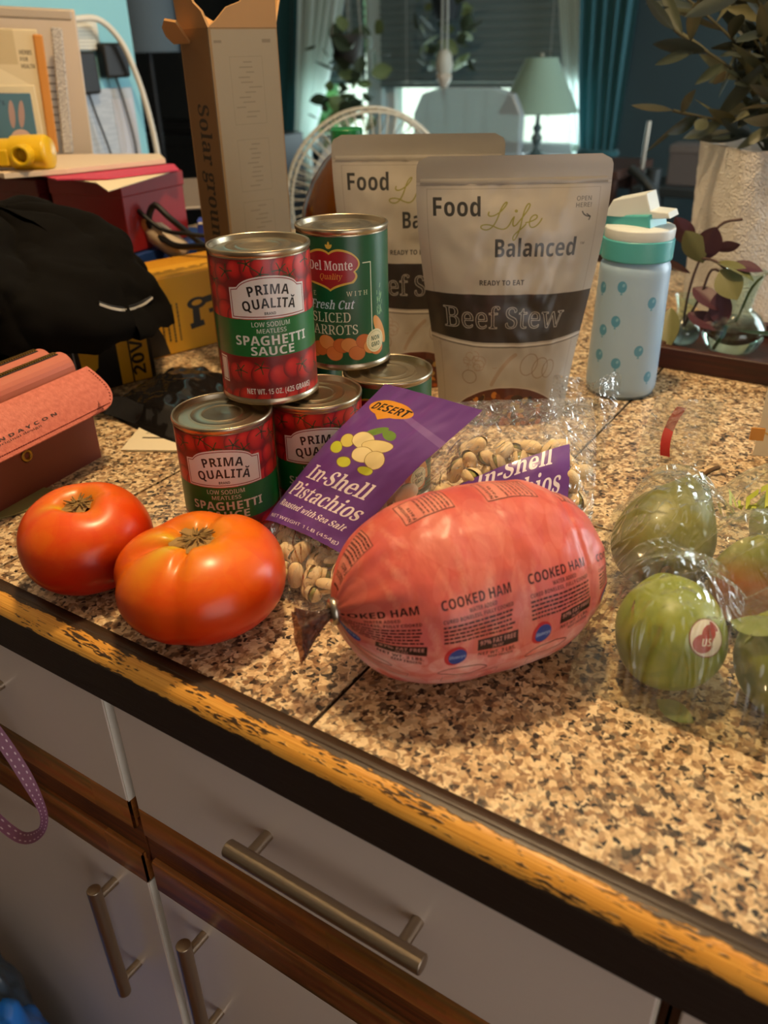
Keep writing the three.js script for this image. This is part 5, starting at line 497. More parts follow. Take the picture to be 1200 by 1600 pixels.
{ // tall cardboard carton with torn flaps
  const turn = 1.239, Wf = 0.079, Wl = 0.064, H = 0.366, kraft = phys(0x9a7448, 0.8, { bumpMap: grainBump, bumpScale: 0.0003 }), kraftIn = std(0xb98b55, 0.85), r = rng(12);
  const c = V(-0.645, 0, -0.417).add(V(Math.cos(turn), 0, -Math.sin(turn)).multiplyScalar(Wf / 2)).add(V(Math.sin(turn), 0, Math.cos(turn)).multiplyScalar(-Wl / 2));
  const o = thing('cardboard_carton', 'tall open brown cardboard carton with torn top flaps and lettering on its side', 'box', [c.x, T + 0.0003, c.z], turn);
  const frontArt = canvasTex(420, 1800, (g, W, H) => { g.fillStyle = '#775c38'; g.fillRect(0, 0, W, H); g.fillStyle = '#7d715d'; g.fillRect(14, 8, W - 20, H * 0.8); g.strokeStyle = 'rgba(90,78,60,0.55)'; g.fillStyle = 'rgba(90,78,60,0.6)'; g.lineWidth = 2; for (const [y0, y1] of [[0.07, 0.24], [0.28, 0.42], [0.45, 0.62]]) { g.strokeRect(W * 0.26, H * y0, W * 0.48, H * (y1 - y0)); for (let y = y0 + 0.012; y < y1 - 0.01; y += 0.0125) g.fillRect(W * (0.52 - 0.22 * r()), H * y, W * 0.2 * (0.6 + r() * 0.4), 5); } g.fillRect(W * 0.06, H * 0.03, 46, 12); g.fillRect(W * 0.76, H * 0.028, 54, 16); });
  const sideArt = canvasTex(300, 1800, (g, W, H) => { g.fillStyle = '#7d5930'; g.fillRect(0, 0, W, H); g.fillStyle = '#2a1c0e'; g.save(); g.translate(W * 0.34, H * 0.185); g.rotate(Math.PI / 2); textFit(g, 'Solar ground night lights', 0, 0, 1400, SERIFB, 170, 'left'); g.restore(); g.strokeStyle = 'rgba(60,36,14,0.5)'; g.lineWidth = 3; for (let k = 0; k < 5; k++) { const y = H * (0.6 + r() * 0.35); g.beginPath(); g.moveTo(W * r(), y); g.lineTo(W, y + 20 * (r() - 0.5)); g.stroke(); } });
  const t = 0.0022; part('front_wall', box(Wf, H, t, 0, H / 2, Wl / 2 - t / 2), phys(0xffffff, 0.75, { map: frontArt }), o, 'pale printed wall'); part('side_wall', box(Wl - 2 * t, H, t, 0, 0, 0).rotateY(-Math.PI / 2).translate(-Wf / 2 + t / 2, H / 2, 0), phys(0xffffff, 0.75, { map: sideArt }), o, 'brown side wall with large lettering'); part('back_wall', box(Wf, H, t, 0, H / 2, -Wl / 2 + t / 2), kraft, o); part('side_wall', box(t, H, Wl - 2 * t, Wf / 2 - t / 2, H / 2, 0), kraft, o); part('bottom', box(Wf - 2 * t, t, Wl - 2 * t, 0, t / 2, 0), kraft, o);
  const flap = (pts, px, py, pz, ry, lean) => { const g = prism(pts, 0.0022, 0.0002).translate(0, 0, -0.0011); g.rotateX(lean); g.rotateY(ry); return g.translate(px, py, pz); };
  part('torn_flap', flap([[-0.0395, 0], [0.0395, 0], [0.038, 0.024], [0.036, 0.034], [0.016, 0.037], [0.008, 0.033], [-0.002, 0.022], [-0.018, 0.017], [-0.03, 0.006]], 0, H, Wl / 2 - t / 2, 0, 0.12), kraft, o, 'torn front flap');
  part('torn_flap', flap([[-0.032, 0], [0.032, 0], [0.024, 0.014], [0.01, 0.022], [-0.002, 0.05], [-0.018, 0.055], [-0.03, 0.04]], -Wf / 2 + t / 2, H, 0, -Math.PI / 2, 0.1), kraft, o, 'torn upright side flap');
  part('torn_flap', flap([[-0.03, 0], [0.006, 0], [0.03, 0.03], [0.012, 0.034], [-0.01, 0.025], [-0.026, 0.012]], -Wf / 2, H - 0.012, -Wl / 4, -Math.PI / 2, 0.95), kraftIn, o, 'torn flap folded outwards');
  part('torn_flap', flap([[-0.03, 0], [0.03, 0], [0.028, 0.04], [0.016, 0.06], [-0.012, 0.05]], Wf / 2 - t / 2, H, 0, Math.PI / 2, 0.5), kraftIn, o, 'outer flap leaning away');
  part('torn_flap', flap([[-0.04, 0], [0.0, 0.004], [0.004, 0.014], [-0.012, 0.012], [-0.02, 0.024], [-0.036, 0.02]], 0.005, H - 0.004, 0.0, 0.2, -0.9), kraftIn, o, 'inner torn corner');
}
// boxes at the back left
const redM = phys(0x8f1f22, 0.42), redDark = phys(0x5e1416, 0.5), navy = phys(0x1d3c78, 0.4);
{ const o = thing('blue_box', 'dark blue box under the red gift box', 'box', [-1.05, T + 0.0003, -0.6]); part('carton', box(0.27, 0.102, 0.2, 0, 0.051, 0, 0.002), navy, o); part('lid', box(0.274, 0.024, 0.204, 0, 0.0925, 0, 0.002), navy, o); }
{ const o = thing('red_gift_box', 'red cardboard gift box under the pink and white papers', 'box', [-0.99, T + 0.106, -0.565], 0.12); part('carton', box(0.128, 0.092, 0.13, 0, 0.046, 0, 0.002), redM, o); part('lid_lip', box(0.131, 0.02, 0.133, 0, 0.083, 0, 0.002), redM, o); }
{ const o = thing('red_gift_box', 'darker red box at the left edge, left of the brighter one', 'box', [-1.135, T + 0.106, -0.55], 0.05); part('carton', box(0.14, 0.09, 0.14, 0, 0.045, 0, 0.002), redDark, o); part('lid_lip', box(0.143, 0.02, 0.143, 0, 0.081, 0, 0.002), redDark, o); }
{ const base = 0.2;
  flat([[-1.06, -0.5], [-0.93, -0.48], [-0.855, -0.435], [-0.92, -0.6], [-1.02, -0.64]], base, 0.0012, std(0xe2d4b4, 0.8), 'paper_sheet', 'cream paper sheet whose corner juts out over the red box', 'paper');
  flat([[-1.08, -0.495], [-0.99, -0.465], [-0.934, -0.5], [-0.91, -0.61], [-0.966, -0.655], [-1.03, -0.63]], base + 0.0022, 0.0018, phys(0xc43a5a, 0.6), 'pink_folder', 'bright pink folder lying between papers on the red box', 'folder');
  flat([[-1.2, -0.47], [-1.05, -0.43], [-1.012, -0.5], [-0.972, -0.645], [-1.035, -0.695], [-1.2, -0.62]], base + 0.0055, 0.006, std(0xd9c6ae, 0.7), 'white_board', 'thick off-white board on top of the paper pile', 'board');
}
{ const o = thing('yellow_fitting', 'yellow plastic tube fitting with a round hole, lying on the papers', 'fitting', [-1.06, T + 0.232, -0.48], 0.55); const yel = phys(0xd9b016, 0.35); part('barrel', lathe([[0, -0.09], [0.018, -0.09], [0.0185, -0.02], [0.0215, -0.018], [0.0225, 0.0], [0.0225, 0.026], [0.019, 0.032], [0, 0.033]], 36).rotateZ(-Math.PI / 2), yel, o); part('nozzle', lathe([[0.0075, 0.0], [0.013, 0.0], [0.013, 0.028], [0.0125, 0.0295], [0.0095, 0.0295], [0.0088, 0.028], [0.0085, 0.004]], 32).rotateX(Math.PI / 2).translate(0.006, 0.0, 0.012), yel, o, 'short open nozzle'); part('nozzle_core', new THREE.CylinderGeometry(0.0086, 0.0086, 0.004, 24).rotateX(Math.PI / 2).translate(0.006, 0, 0.018), std(0x6b4a10, 0.8), o, 'brown hollow'); part('tab', box(0.022, 0.02, 0.006, -0.03, -0.004, 0.019, 0.002), yel, o); }
{ // standing files
  const n = V(0.8, 0, 0.6), at = (x, z, ry = 0.927) => [[x, 0, z], ry];
  const sheetThing = (name, label, cat, x, y, z, w, h, t, m, tilt, extra) => { const o = thing(name, label, cat, [x, T + y, z], 0.927); o.rotation.order = 'YXZ'; o.rotation.z = tilt; part('sheet', box(w, h, t, 0, h / 2, 0, Math.min(t / 2.2, 0.003)), m, o); if (extra) extra(o); return o; };
  sheetThing('envelope_bundle', 'large beige plastic sleeve standing behind the papers at the left', 'sleeve', -1.238, 0.2, -0.63, 0.16, 0.212, 0.012, phys(0xb8a792, 0.3), -0.05, (o) => { const r = rng(3), ln = []; for (let k = 0; k < 9; k++) ln.push(box(0.02, 0.002, 0.0006, 0.03, 0.045 + k * 0.011, 0.0064)); part('print_lines', mergeGeometries(ln), std(0x6a5c4c, 0.8), o); part('top_fold', box(0.15, 0.016, 0.016, 0, 0.204, 0, 0.004), phys(0xa39480, 0.3), o); });
  const bookArt = canvasTex(512, 768, (g, W, H) => { g.fillStyle = '#c6b795'; g.fillRect(0, 0, W, H); g.fillStyle = '#3c352a'; g.textAlign = 'left'; textFit(g, 'HERBS', 330, 150, 110, SANS, 40, 'left'); textFit(g, 'FOR', 330, 190, 70, SANS, 36, 'left'); textFit(g, 'HEALTH', 330, 232, 120, SANS, 36, 'left'); g.fillStyle = '#b3a27e'; g.fillRect(0, 0, 310, 210); g.strokeStyle = '#7a6a4a'; g.lineWidth = 4; g.beginPath(); g.moveTo(40, 60); g.quadraticCurveTo(160, 110, 90, 190); g.stroke(); });
  sheetThing('booklet', 'cream booklet about herbs standing upright in the files', 'booklet', -1.213, 0.215, -0.588, 0.085, 0.168, 0.012, std(0xffffff, 0.7, { map: bookArt }), -0.04);
  sheetThing('open_envelope', 'cream envelope with a pointed flap in front of the booklet', 'envelope', -1.212, 0.215, -0.566, 0.09, 0.095, 0.003, std(0xcdbf9d, 0.8), -0.02, (o) => part('flap', prism([[-0.045, 0.093], [0.045, 0.093], [-0.04, 0.14]], 0.0012, 0).translate(0, 0, -0.001), std(0xd4c6a4, 0.8), o));
  const cardArt = canvasTex(512, 640, (g, W, H) => { g.fillStyle = '#3f6678'; g.fillRect(0, 0, W, H); g.fillStyle = '#20384a'; textFit(g, "mmy's", 190, 120, 200, SERIFB, 80); textFit(g, 'us', 110, 230, 70, SERIFB, 80); textFit(g, 'tion', 130, 330, 110, SERIFB, 80); g.fillStyle = '#9a7f78'; for (const [x, t] of [[330, 0.06], [410, 0.12]]) { g.save(); g.translate(x, 210); g.rotate(t); g.beginPath(); g.ellipse(0, 0, 26, 140, 0, 0, 7); g.fill(); g.restore(); } g.fillStyle = '#b79a8c'; g.beginPath(); g.ellipse(370, 470, 90, 110, 0.3, 0, 7); g.fill(); g.fillStyle = '#7c4a58'; g.beginPath(); g.ellipse(300, 560, 90, 60, 0, 0, 7); g.fill(); });
  sheetThing('greeting_card', 'teal greeting card with two long ears on it, leaning at the left edge', 'card', -1.202, 0.215, -0.55, 0.085, 0.086, 0.003, phys(0xffffff, 0.5, { map: cardArt }), -0.04);
  sheetThing('orange_folder', 'thin orange folder edge standing between booklet and speckled notebook', 'folder', -1.187, 0.215, -0.617, 0.014, 0.16, 0.012, std(0xb87a30, 0.7), -0.06);
  const speck = dataTex(128, 512, (x, y) => { const v = fbm(x / 6, y / 6, 4, 3) > 0.08 ? 70 : 205; return [v, v * 0.98, v * 0.95]; }); sheetThing('speckled_notebook', 'black and white speckled notebook spine standing in the files', 'notebook', -1.178, 0.212, -0.636, 0.016, 0.172, 0.012, std(0xffffff, 0.6, { map: speck }), -0.1);
}
// chargers, white hose and papers against the teal partition
{ const X = -1.446, o = thing('outlet_strip', 'white louvred outlet plate high on the teal wall', 'outlet', [X, T + 0.36, -0.915], Math.PI / 2); part('plate', box(0.09, 0.05, 0.006, 0, 0.02, 0.003, 0.002), std(0xc9c4b4, 0.5), o); for (let k = 0; k < 7; k++) part('louvre', box(0.07, 0.0026, 0.006, -0.005, 0.0 + k * 0.006, 0.008), std(0xded8c6, 0.5), o);
  const charger = (label, z, y, w, h, cordEnd) => { const c = thing('charger', label, 'charger', [X + 0.0135, T + y, z], Math.PI / 2); part('body', box(w, h, 0.026, 0, 0, 0.0, 0.006), black, c); part('cord', tube([[0, -h / 2, 0], [0.004, -h / 2 - 0.03, 0.004], [-cordEnd, -h / 2 - 0.12, 0.012], [-cordEnd - 0.01, -h / 2 - 0.17, 0.02]], 0.0022, 24, 7), black, c); };
  charger('square black charger with a thin cord on the teal wall, left one of two', -0.905, 0.318, 0.046, 0.072, -0.02); charger('black charger with a thin cord on the teal wall, right one of two', -0.978, 0.338, 0.06, 0.06, -0.012);
  single('white_hose', tube([[-1.41, T + 0.405, -0.875], [-1.405, T + 0.405, -0.935], [-1.402, T + 0.372, -0.976], [-1.402, T + 0.312, -1.004], [-1.402, T + 0.238, -1.022], [-1.402, T + 0.15, -1.03], [-1.402, T + 0.006, -1.02]], 0.0055, 50, 10), std(0xcfc9bb, 0.5), 'white hose arching down the end of the teal wall', 'hose');
  const wallPaper = canvasTex(256, 256, (g, W, H) => { g.fillStyle = '#aab3bd'; g.fillRect(0, 0, W, H); g.fillStyle = 'rgba(90,100,125,0.35)'; const r = rng(8); for (let k = 0; k < 40; k++) g.fillRect(20 + r() * 140, 10 + k * 6, 40 + r() * 60, 2); }); const pl = thing('wall_paper', 'pale blue-grey printed sheet pinned low on the teal wall', 'paper', [X, T + 0.215, -0.955], Math.PI / 2); part('sheet', box(0.14, 0.15, 0.0015, 0, 0, 0.0012), std(0xffffff, 0.7, { map: wallPaper }), pl); part('second_sheet', box(0.05, 0.13, 0.0012, 0.04, -0.01, 0.0028), std(0xb5b9c4, 0.7), pl); }
// clutter between the red boxes and the tall carton
{ const o = thing('brown_carton', 'low dark brown carton behind the yellow tool box', 'box', [-0.838, T + 0.0003, -0.705], 0.25); part('carton', box(0.17, 0.095, 0.14, 0, 0.0475, 0, 0.002), std(0x3a2818, 0.8), o); part('tape_band', box(0.171, 0.0012, 0.03, 0, 0.0954, 0), std(0x4a3522, 0.5), o);
  const blu = thing('small_blue_carton', 'small bright blue carton with a white top stripe in the clutter', 'box', [-0.9, T + 0.0965, -0.655], 0.7); part('carton', box(0.046, 0.036, 0.03, 0, 0.018, 0, 0.003), phys(0x2a3f9a, 0.4), blu); part('white_stripe', box(0.042, 0.003, 0.0014, 0, 0.032, 0.0152), white, blu);
  const grey = thing('grey_panel', 'grey-brown panel with a pale edge lying tilted behind the carton', 'panel', [-1.0, T + 0.148, -0.765], 0.75); part('board', box(0.2, 0.004, 0.11, 0, 0, 0, 0.001).rotateX(0.28), std(0x6e6156, 0.5), grey); part('pale_edge', tube([[-0.1, -0.015, 0.055], [0, -0.014, 0.056], [0.1, -0.015, 0.055]], 0.0022, 8, 6), std(0xb5aa9c, 0.5), grey); part('prop', box(0.03, 0.146, 0.03, 0, -0.075, -0.02), std(0x2c2620, 0.8), grey);
  const cup = thing('cream_tube', 'cream plastic tube lying in the clutter beside the red box', 'tube', [-0.9, T + 0.116, -0.56], 0.5); part('body', lathe([[0, -0.03], [0.014, -0.03], [0.016, -0.02], [0.016, 0.02], [0.009, 0.03], [0, 0.03]], 24).rotateZ(0.9), std(0xb9a88e, 0.5), cup); part('cap', lathe([[0, 0.03], [0.009, 0.03], [0.009, 0.042], [0, 0.042]], 20).rotateZ(0.9), std(0xb87d4a, 0.5), cup);
  const P = (x, y, z) => [x, T + y, z]; single('black_strap', tube([P(-0.86, 0.1, -0.6), P(-0.885, 0.15, -0.555), P(-0.905, 0.165, -0.55), P(-0.915, 0.14, -0.545), P(-0.88, 0.115, -0.55), P(-0.83, 0.115, -0.56), P(-0.78, 0.112, -0.585)], 0.0045, 60, 8), black, 'looped black strap lying over the brown carton', 'strap'); single('black_cable', tube([P(-0.925, 0.16, -0.535), P(-0.89, 0.135, -0.545), P(-0.84, 0.132, -0.55), P(-0.79, 0.126, -0.565), P(-0.752, 0.104, -0.575)], 0.003, 40, 8), black, 'black cable running down towards the tall carton', 'cable');
  const pen = thing('marker', 'dark marker with a beige end lying behind the yellow box', 'marker', [-0.8, T + 0.105, -0.6], -0.6); part('barrel', lathe([[0, -0.06], [0.007, -0.06], [0.0075, 0.02], [0, 0.02]], 20).rotateZ(-Math.PI / 2), std(0x201a14, 0.5), pen); part('end', lathe([[0, 0.02], [0.008, 0.02], [0.008, 0.036], [0.005, 0.044], [0, 0.045]], 20).rotateZ(-Math.PI / 2), std(0xc08a68, 0.5), pen);
  const cy = thing('turquoise_bottle', 'small turquoise bottle lying behind the tall carton', 'bottle', [-0.865, T + 0.108, -0.685], 0.4); part('body', lathe([[0, -0.03], [0.011, -0.03], [0.012, -0.02], [0.012, 0.02], [0.006, 0.028], [0, 0.028]], 24).rotateZ(-Math.PI / 2), phys(0x4f93a5, 0.4), cy); part('cap', lathe([[0, 0.028], [0.007, 0.028], [0.007, 0.04], [0, 0.04]], 20).rotateZ(-Math.PI / 2), phys(0x7fb2c4, 0.4), cy); }
// ribbon on the left drawer handle
{ const art = canvasTex(64, 1024, (g, W, H) => { g.fillStyle = '#84506a'; g.fillRect(0, 0, W, H); g.fillStyle = '#d7bcc4'; for (let k = 0; k < 64; k++) for (const x of [16, 48]) { g.beginPath(); g.arc(x, 8 + k * 16 + (x > 32 ? 8 : 0), 3.4, 0, 7); g.fill(); } });
  const c = new THREE.CatmullRomCurve3([V(-0.575, T - 0.104, 0.03), V(-0.562, T - 0.104, 0.036), V(-0.548, T - 0.13, 0.033), V(-0.532, T - 0.165, 0.03), V(-0.519, T - 0.2, 0.029), V(-0.518, T - 0.228, 0.028), V(-0.536, T - 0.262, 0.028), V(-0.575, T - 0.29, 0.03), V(-0.62, T - 0.27, 0.032), V(-0.61, T - 0.19, 0.034), V(-0.583, T - 0.118, 0.036), V(-0.575, T - 0.104, 0.03)]);
  const o = thing('ribbon', 'dusty pink dotted ribbon looped over the left drawer handle', 'ribbon'); part('band', sheet((u, v) => { const p = c.getPoint(v), t = c.getTangent(v), s = V(0.85, 0.1, 0.5).normalize(), w = V(0, 0, 1).cross(t).normalize().lerp(s, 0.5).normalize(); w.copy(camera.position.clone().sub(p)).cross(t).normalize(); const q = p.addScaledVector(w, (u - 0.5) * (0.0105 - 0.004 * smooth(v, 0.3, 0.45) * (1 - smooth(v, 0.5, 0.6)))); return [q.x, q.y, q.z]; }, 2, 120), phys(0xffffff, 0.6, { map: art, side: THREE.DoubleSide }), o); }
// ---------------------------------------------------------------- blue bag on the floor
{ const o = thing('blue_plastic_bag', 'shiny blue plastic bag on the floor in the bottom left corner', 'bag', [-0.655, 0, 0.112]); const bag = (cx, cz, rx, ry, rz, seed) => weld(sheet((u, v) => { const th = u * Math.PI * 2, ph = (v - 0.5) * Math.PI, x = Math.cos(ph) * Math.cos(th), y = Math.sin(ph), z = Math.cos(ph) * Math.sin(th), r = 1 + 0.14 * fbm(x * 2, y * 2, z * 2 + seed, 3) + 0.12 * Math.abs(noise(x * 3.2, y * 3.2 + seed, z * 3.2)); return [cx + rx * x * r, Math.max(0.002, ry + ry * y * r), cz + rz * z * r]; }, 90, 60)); part('bag_body', bag(0.0, 0.0, 0.115, 0.19, 0.075, 2), phys(0x2a84ee, 0.22), o, 'bright blue plastic'); part('bag_neck', bag(-0.06, -0.03, 0.09, 0.215, 0.05, 7), phys(0x41505e, 0.3), o, 'grey translucent inner bag'); }
// ---------------------------------------------------------------- behind the pouches: oil jug and wire fan
{ const o = thing('oil_jug', 'amber oil bottle with a green cap behind the pouches', 'bottle', [-0.655, T + 0.0003, -0.66]); const k = 1; part('body', lathe([[0, 0.002], [0.058, 0.002], [0.064, 0.01], [0.066, 0.06], [0.066, 0.13], [0.062, 0.165], [0.048, 0.198], [0.03, 0.222], [0.018, 0.232], [0.016, 0.24], [0, 0.24]], 56), phys(0x6b3a08, 0.08, { transmission: 0.55, thickness: 0, ior: 1.45 }), o, 'amber body'); part('label', sheet((u, v) => { const a = 0.7 + u * 1.6; return [0.0668 * Math.sin(a), lerp(0.07, 0.14, v), 0.0668 * Math.cos(a)]; }, 20, 1), std(0x8a6a14, 0.5), o); part('cap', lathe([[0, 0.238], [0.0195, 0.238], [0.0205, 0.242], [0.0205, 0.256], [0.019, 0.259], [0, 0.26]], 36), phys(0x0b6b3a, 0.35), o, 'green screw cap'); }
{ const c = V(-1.156, T + 0.032, -1.458), n = V(0.72, -0.02, 0.69).normalize(), wire = std(0xb9b6a8, 0.5), Rf = 0.2; const o = thing('wire_fan', 'round white wire pedestal fan behind the counter', 'fan', c.toArray()); const head = new THREE.Group(); head.name = 'cage'; head.quaternion.setFromUnitVectors(V(0, 0, 1), n); o.add(head); const ring = (R, z, r) => new THREE.TorusGeometry(R, r, 8, 72).translate(0, 0, z); part('rim', mergeGeometries([ring(Rf, 0, 0.0045), ring(Rf * 0.97, 0.035, 0.003), ring(Rf * 0.97, -0.035, 0.003)]), wire, head); const front = [], back = []; for (let k = 0; k < 60; k++) { const a = k / 60 * 6.2832, x = Math.cos(a), y = Math.sin(a); front.push(tube([[0.03 * x, 0.03 * y, 0.062], [0.12 * x, 0.12 * y, 0.058], [Rf * 0.97 * x, Rf * 0.97 * y, 0.035], [Rf * x, Rf * y, 0.0]], 0.0013, 12, 5)); back.push(tube([[0.04 * x, 0.04 * y, -0.075], [0.13 * x, 0.13 * y, -0.068], [Rf * 0.97 * x, Rf * 0.97 * y, -0.035], [Rf * x, Rf * y, 0.0]], 0.0013, 12, 5)); } part('front_wires', mergeGeometries(front), wire, head).userData.kind = 'stuff'; part('back_wires', mergeGeometries(back), wire, head).userData.kind = 'stuff';
  for (let k = 0; k < 3; k++) { const g = sheet((u, v) => { const r = lerp(0.035, 0.155, v), a = k * 2.094 + (u - 0.5) * (0.9 - 0.2 * v) + v * 0.3; return [r * Math.cos(a), r * Math.sin(a), (u - 0.5) * 0.035]; }, 10, 10); part('blade', g, phys(0x8a8f90, 0.4, { side: THREE.DoubleSide }), o).quaternion.copy(head.quaternion); } const hub = part('motor', lathe([[0, -0.14], [0.035, -0.135], [0.045, -0.1], [0.045, -0.07], [0.03, -0.06], [0.03, 0.055], [0.022, 0.064], [0, 0.066]], 32).rotateX(Math.PI / 2), white, o); hub.quaternion.copy(head.quaternion); const px = -0.06; part('stand', mergeGeometries([new THREE.CylinderGeometry(0.014, 0.016, c.y - 0.03, 16).translate(-0.072, -(c.y + 0.03) / 2 - 0.0, -0.07), lathe([[0, -c.y], [0.17, -c.y], [0.17, -c.y + 0.012], [0.05, -c.y + 0.035], [0, -c.y + 0.035]], 40).translate(-0.072, 0, -0.07)].map((g) => g.toNonIndexed())), white, o); }
// ---------------------------------------------------------------- living room
{ const o = thing('side_table', 'dark wooden side table under the green lamp at the window', 'table', [-1.4, 0, -3.06]); const w = phys(0x4a342c, 0.4); const top = T - 0.065; part('table_top', box(0.8, 0.03, 0.42, 0, top, 0, 0.004), w, o); for (const [x, z] of [[-0.36, 0.17], [0.36, 0.17], [-0.36, -0.17], [0.36, -0.17]]) part('leg', box(0.045, top - 0.015, 0.045, x, (top - 0.015) / 2, z, 0.004), w, o); part('apron', mergeGeometries([box(0.68, 0.08, 0.02, 0, top - 0.056, 0.17), box(0.68, 0.08, 0.02, 0, top - 0.056, -0.17)]), w, o);
  const l = thing('table_lamp', 'table lamp with a pale green cone shade in front of the window', 'lamp', [-1.435, T - 0.05, -3.1]); const shM = phys(0x93b1a0, 0.85, { transmission: 0.3, thickness: 0, side: THREE.DoubleSide }); part('shade', mergeGeometries([lathe([[0.158, 0.172], [0.0615, 0.362]], 56), lathe([[0.1565, 0.172], [0.06, 0.362]], 56)]), shM, l); part('shade_ring', new THREE.TorusGeometry(0.158, 0.0025, 6, 56).rotateX(Math.PI / 2).translate(0, 0.172, 0), shM, l); part('base', lathe([[0, 0.0], [0.06, 0.0], [0.06, 0.012], [0.03, 0.022], [0.014, 0.035], [0.011, 0.05], [0.02, 0.066], [0.024, 0.08], [0.012, 0.096], [0.016, 0.108], [0.02, 0.116], [0.009, 0.13], [0.008, 0.17], [0.012, 0.178], [0.012, 0.2], [0.004, 0.205], [0.004, 0.34], [0, 0.34]], 28), std(0x46585a, 0.5), l, 'turned dark base'); part('finial', new THREE.SphereGeometry(0.008, 14, 10).translate(0, 0.37, 0), std(0x9a9a8a, 0.4), l); }
function chair(label, pos, turn, m) { const o = thing('dining_chair', label, 'chair', pos, turn); part('seat', box(0.42, 0.05, 0.42, 0, 0.45, 0, 0.015), m, o); part('backrest', prism([[-0.2, 0], [0.2, 0], [0.2, 0.54], [0.17, 0.6], [0.1, 0.62], [-0.1, 0.62], [-0.17, 0.6], [-0.2, 0.54]], 0.03, 0.008).translate(0, 0.52, -0.2), m, o); for (const [x, z] of [[-0.18, 0.18], [0.18, 0.18], [-0.18, -0.18], [0.18, -0.18]]) part('leg', new THREE.CylinderGeometry(0.02, 0.014, 0.43, 12).translate(x, 0.215, z), std(0x3a2a20, 0.5), o); return o; }
chair('grey upholstered chair with a rounded back in front of the wide window', [-1.49, 0.0, -2.45], 0.1, phys(0xb4c0c4, 0.3, { transmission: 0.5, thickness: 0, side: THREE.DoubleSide })); 
{ // hanging plants in the window
  const lm = phys(0x3c4c38, 0.6, { side: THREE.DoubleSide, transmission: 0.15, thickness: 0 }), lm2 = phys(0x6a7a4c, 0.6, { side: THREE.DoubleSide, transmission: 0.3, thickness: 0 }), lg = leafShape(0.06, 0.02, 0.15, 4, 6);
  const hang = (label, x, y, z, potM, n, seed, drop) => { const o = thing('hanging_plant', label, 'plant', [x, y, z]), r = rng(seed); part('pot', lathe([[0, 0], [0.05, 0], [0.07, 0.1], [0.074, 0.11], [0.066, 0.11], [0.06, 0.1], [0, 0.095]], 28), potM, o); for (let k = 0; k < 3; k++) { const a = k * 2.094; part('cord', between([0.07 * Math.cos(a), 0.1, 0.07 * Math.sin(a)], [0, 2.45 - y, 0], 0.003, 0.003, 6), std(0x8a8a80, 0.8), o); } for (let k = 0; k < n; k++) { const l = part('leaf', lg, r() > 0.4 ? lm : lm2, o), a = r() * 6.28, d = 0.05 + r() * 0.1; l.position.set(d * Math.cos(a), 0.12 - r() * drop, d * Math.sin(a)); l.rotation.set(r() * 3, r() * 6, r() * 3); const s = 0.8 + r() * 0.9; l.scale.set(s, s, s); } };
  hang('trailing hanging plant in a dark pot beside the white window post', -2.27, T + 0.3, -2.98, std(0x2a2620, 0.7), 70, 4, 0.4); hang('hanging plant in a dark pot high in the wide window', -1.99, T + 0.46, -3.33, std(0x1c2226, 0.6), 46, 9, 0.3);
  const bell = thing('wind_chime', 'pale hanging chime bell on cords in front of the blind', 'chime', [-1.84, T + 0.26, -3.05]); part('bell', lathe([[0.028, 0.0], [0.036, 0.03], [0.03, 0.07], [0.018, 0.085], [0, 0.088]], 24), std(0xb5b4a8, 0.5), bell); part('lower_bell', lathe([[0.01, -0.055], [0.03, -0.02], [0.032, 0], [0, 0]], 24), std(0xc2b8a8, 0.5), bell); part('clapper', between([0, -0.09, 0], [0, -0.05, 0], 0.006), std(0xb9a98a, 0.6), bell); for (const s of [-1, 1]) part('cord', between([0.012 * s, 0.08, 0], [0.006 * s, 2.45 - T - 0.26, 0], 0.005, 0.005, 6), std(0x9aa09a, 0.8), bell);
}
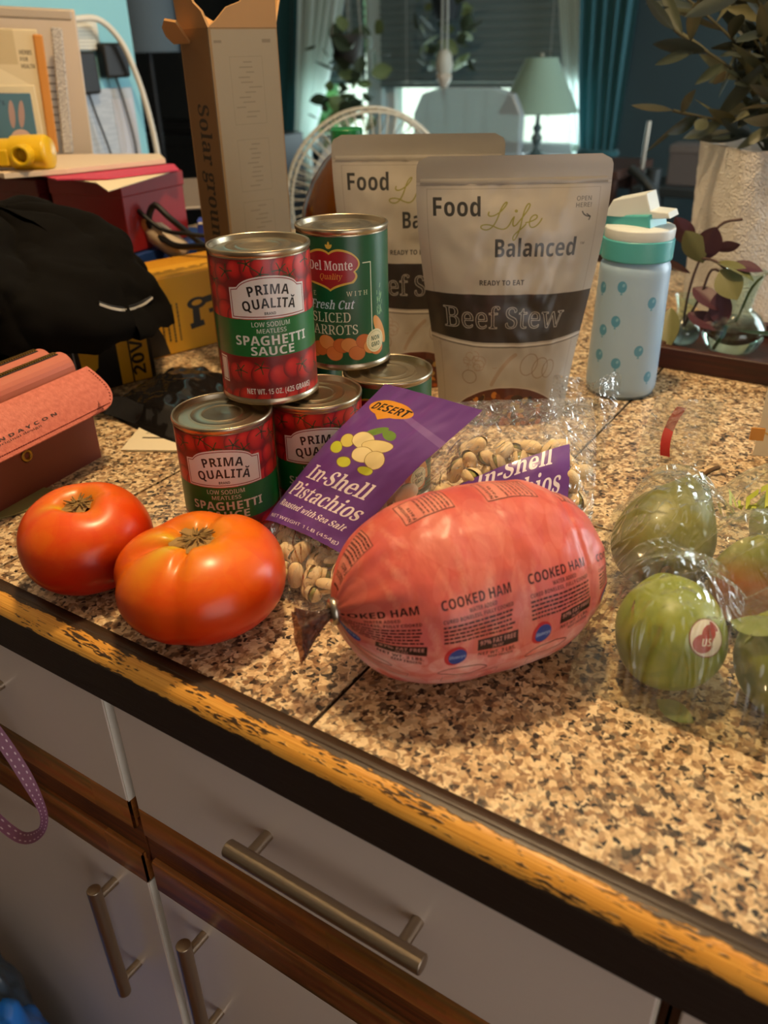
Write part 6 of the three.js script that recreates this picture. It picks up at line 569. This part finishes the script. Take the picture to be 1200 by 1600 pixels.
{ // far left: dark screen, cabinet and a grey lamp shade
  const o = thing('media_cabinet', 'black low cabinet in the dark far left corner behind the carton', 'cabinet', [-3.2, 0, -2.8]); const m = phys(0x0d0d0e, 0.4); part('carcass', box(1.3, T + 0.03, 0.4, 0, (T + 0.03) / 2, 0, 0.005), m, o); for (const x of [-0.325, 0.325]) part('door', box(0.63, T - 0.06, 0.015, x, (T + 0.03) / 2, 0.2075, 0.003), m, o);
  const tv = thing('television', 'large dark television above the black cabinet at the far left', 'television', [-3.15, T + 0.0305, -2.8]); part('screen', box(1.1, 0.62, 0.03, 0, 0.36, 0, 0.006), phys(0x14191b, 0.25), tv); part('bezel', mergeGeometries([box(1.12, 0.02, 0.04, 0, 0.04, 0), box(1.12, 0.02, 0.04, 0, 0.68, 0)]), black, tv); part('foot', box(0.4, 0.03, 0.2, 0, 0.015, 0, 0.004), black, tv); part('neck', box(0.1, 0.05, 0.04, 0, 0.05, -0.02), black, tv);
  const s = thing('floor_lamp', 'floor lamp with a dim grey drum shade in the dark far left corner', 'lamp', [-2.9, 0, -2.45]); part('shade', mergeGeometries([lathe([[0.125, T + 0.36], [0.12, T + 0.72]], 40), lathe([[0.122, T + 0.36], [0.117, T + 0.72]], 40)]), phys(0x5f6b72, 0.8, { side: THREE.DoubleSide }), s); part('pole', new THREE.CylinderGeometry(0.011, 0.011, T + 0.6, 14).translate(0, (T + 0.6) / 2, 0), black, s); part('base', lathe([[0, 0], [0.14, 0], [0.14, 0.015], [0.02, 0.03], [0, 0.03]], 36), black, s); part('shade_bar', box(0.24, 0.004, 0.006, 0, T + 0.58, 0), black, s); }
{ // right background: dark exercise frame and crate
  const o = thing('exercise_frame', 'dark exercise frame with a shiny bar beside the right curtain', 'frame', [-0.78, 0, -2.4]); const dk = std(0x1c2426, 0.5); part('upright', between([0.0, 0.02, 0], [0.03, T + 0.02, 0], 0.025), dk, o); part('shiny_bar', between([0.0, T + 0.02, 0.02], [0.004, T + 0.15, 0.02], 0.006, 0.006, 14), steel, o, 'shiny steel bar'); part('handle_arm', tube([[-0.03, T + 0.02, 0.03], [0.02, T - 0.01, 0.05], [0.06, T - 0.05, 0.06], [0.07, T - 0.16, 0.06]], 0.014, 24, 10), dk, o); part('base', mergeGeometries([box(0.6, 0.05, 0.08, 0, 0.025, 0.25, 0.01), box(0.6, 0.05, 0.08, 0, 0.025, -0.25, 0.01), box(0.06, 0.05, 0.42, 0, 0.025, 0, 0.01)]), dk, o);
  const b = thing('storage_crate', 'dim brown box on a dark stand left of the planter', 'box', [-0.783, T - 0.09, -2.95], 0.1); part('carton', box(0.118, 0.118, 0.14, 0, 0.059, 0, 0.004), std(0x4c4542, 0.8), b); part('lid', box(0.123, 0.024, 0.146, 0, 0.118, 0, 0.003), std(0x544d49, 0.8), b); const st = thing('plant_stand', 'dark narrow stand under the dim brown box', 'stand', [-0.783, 0, -2.95]); part('shelf', box(0.3, 0.03, 0.3, 0, T - 0.1055, 0, 0.004), dk, st); for (const [x, z] of [[-0.12, 0.12], [0.12, 0.12], [-0.12, -0.12], [0.12, -0.12]]) part('leg', box(0.03, T - 0.121, 0.03, x, (T - 0.121) / 2, z, 0.003), dk, st); }
// ---------------------------------------------------------------- shadows and the picture
scene.traverse((o) => { if (o.isMesh) { o.castShadow = true; o.receiveShadow = true; } if (o.isPointLight || o.isSpotLight || o.isDirectionalLight) o.castShadow = true; });
renderer.render(scene, camera);
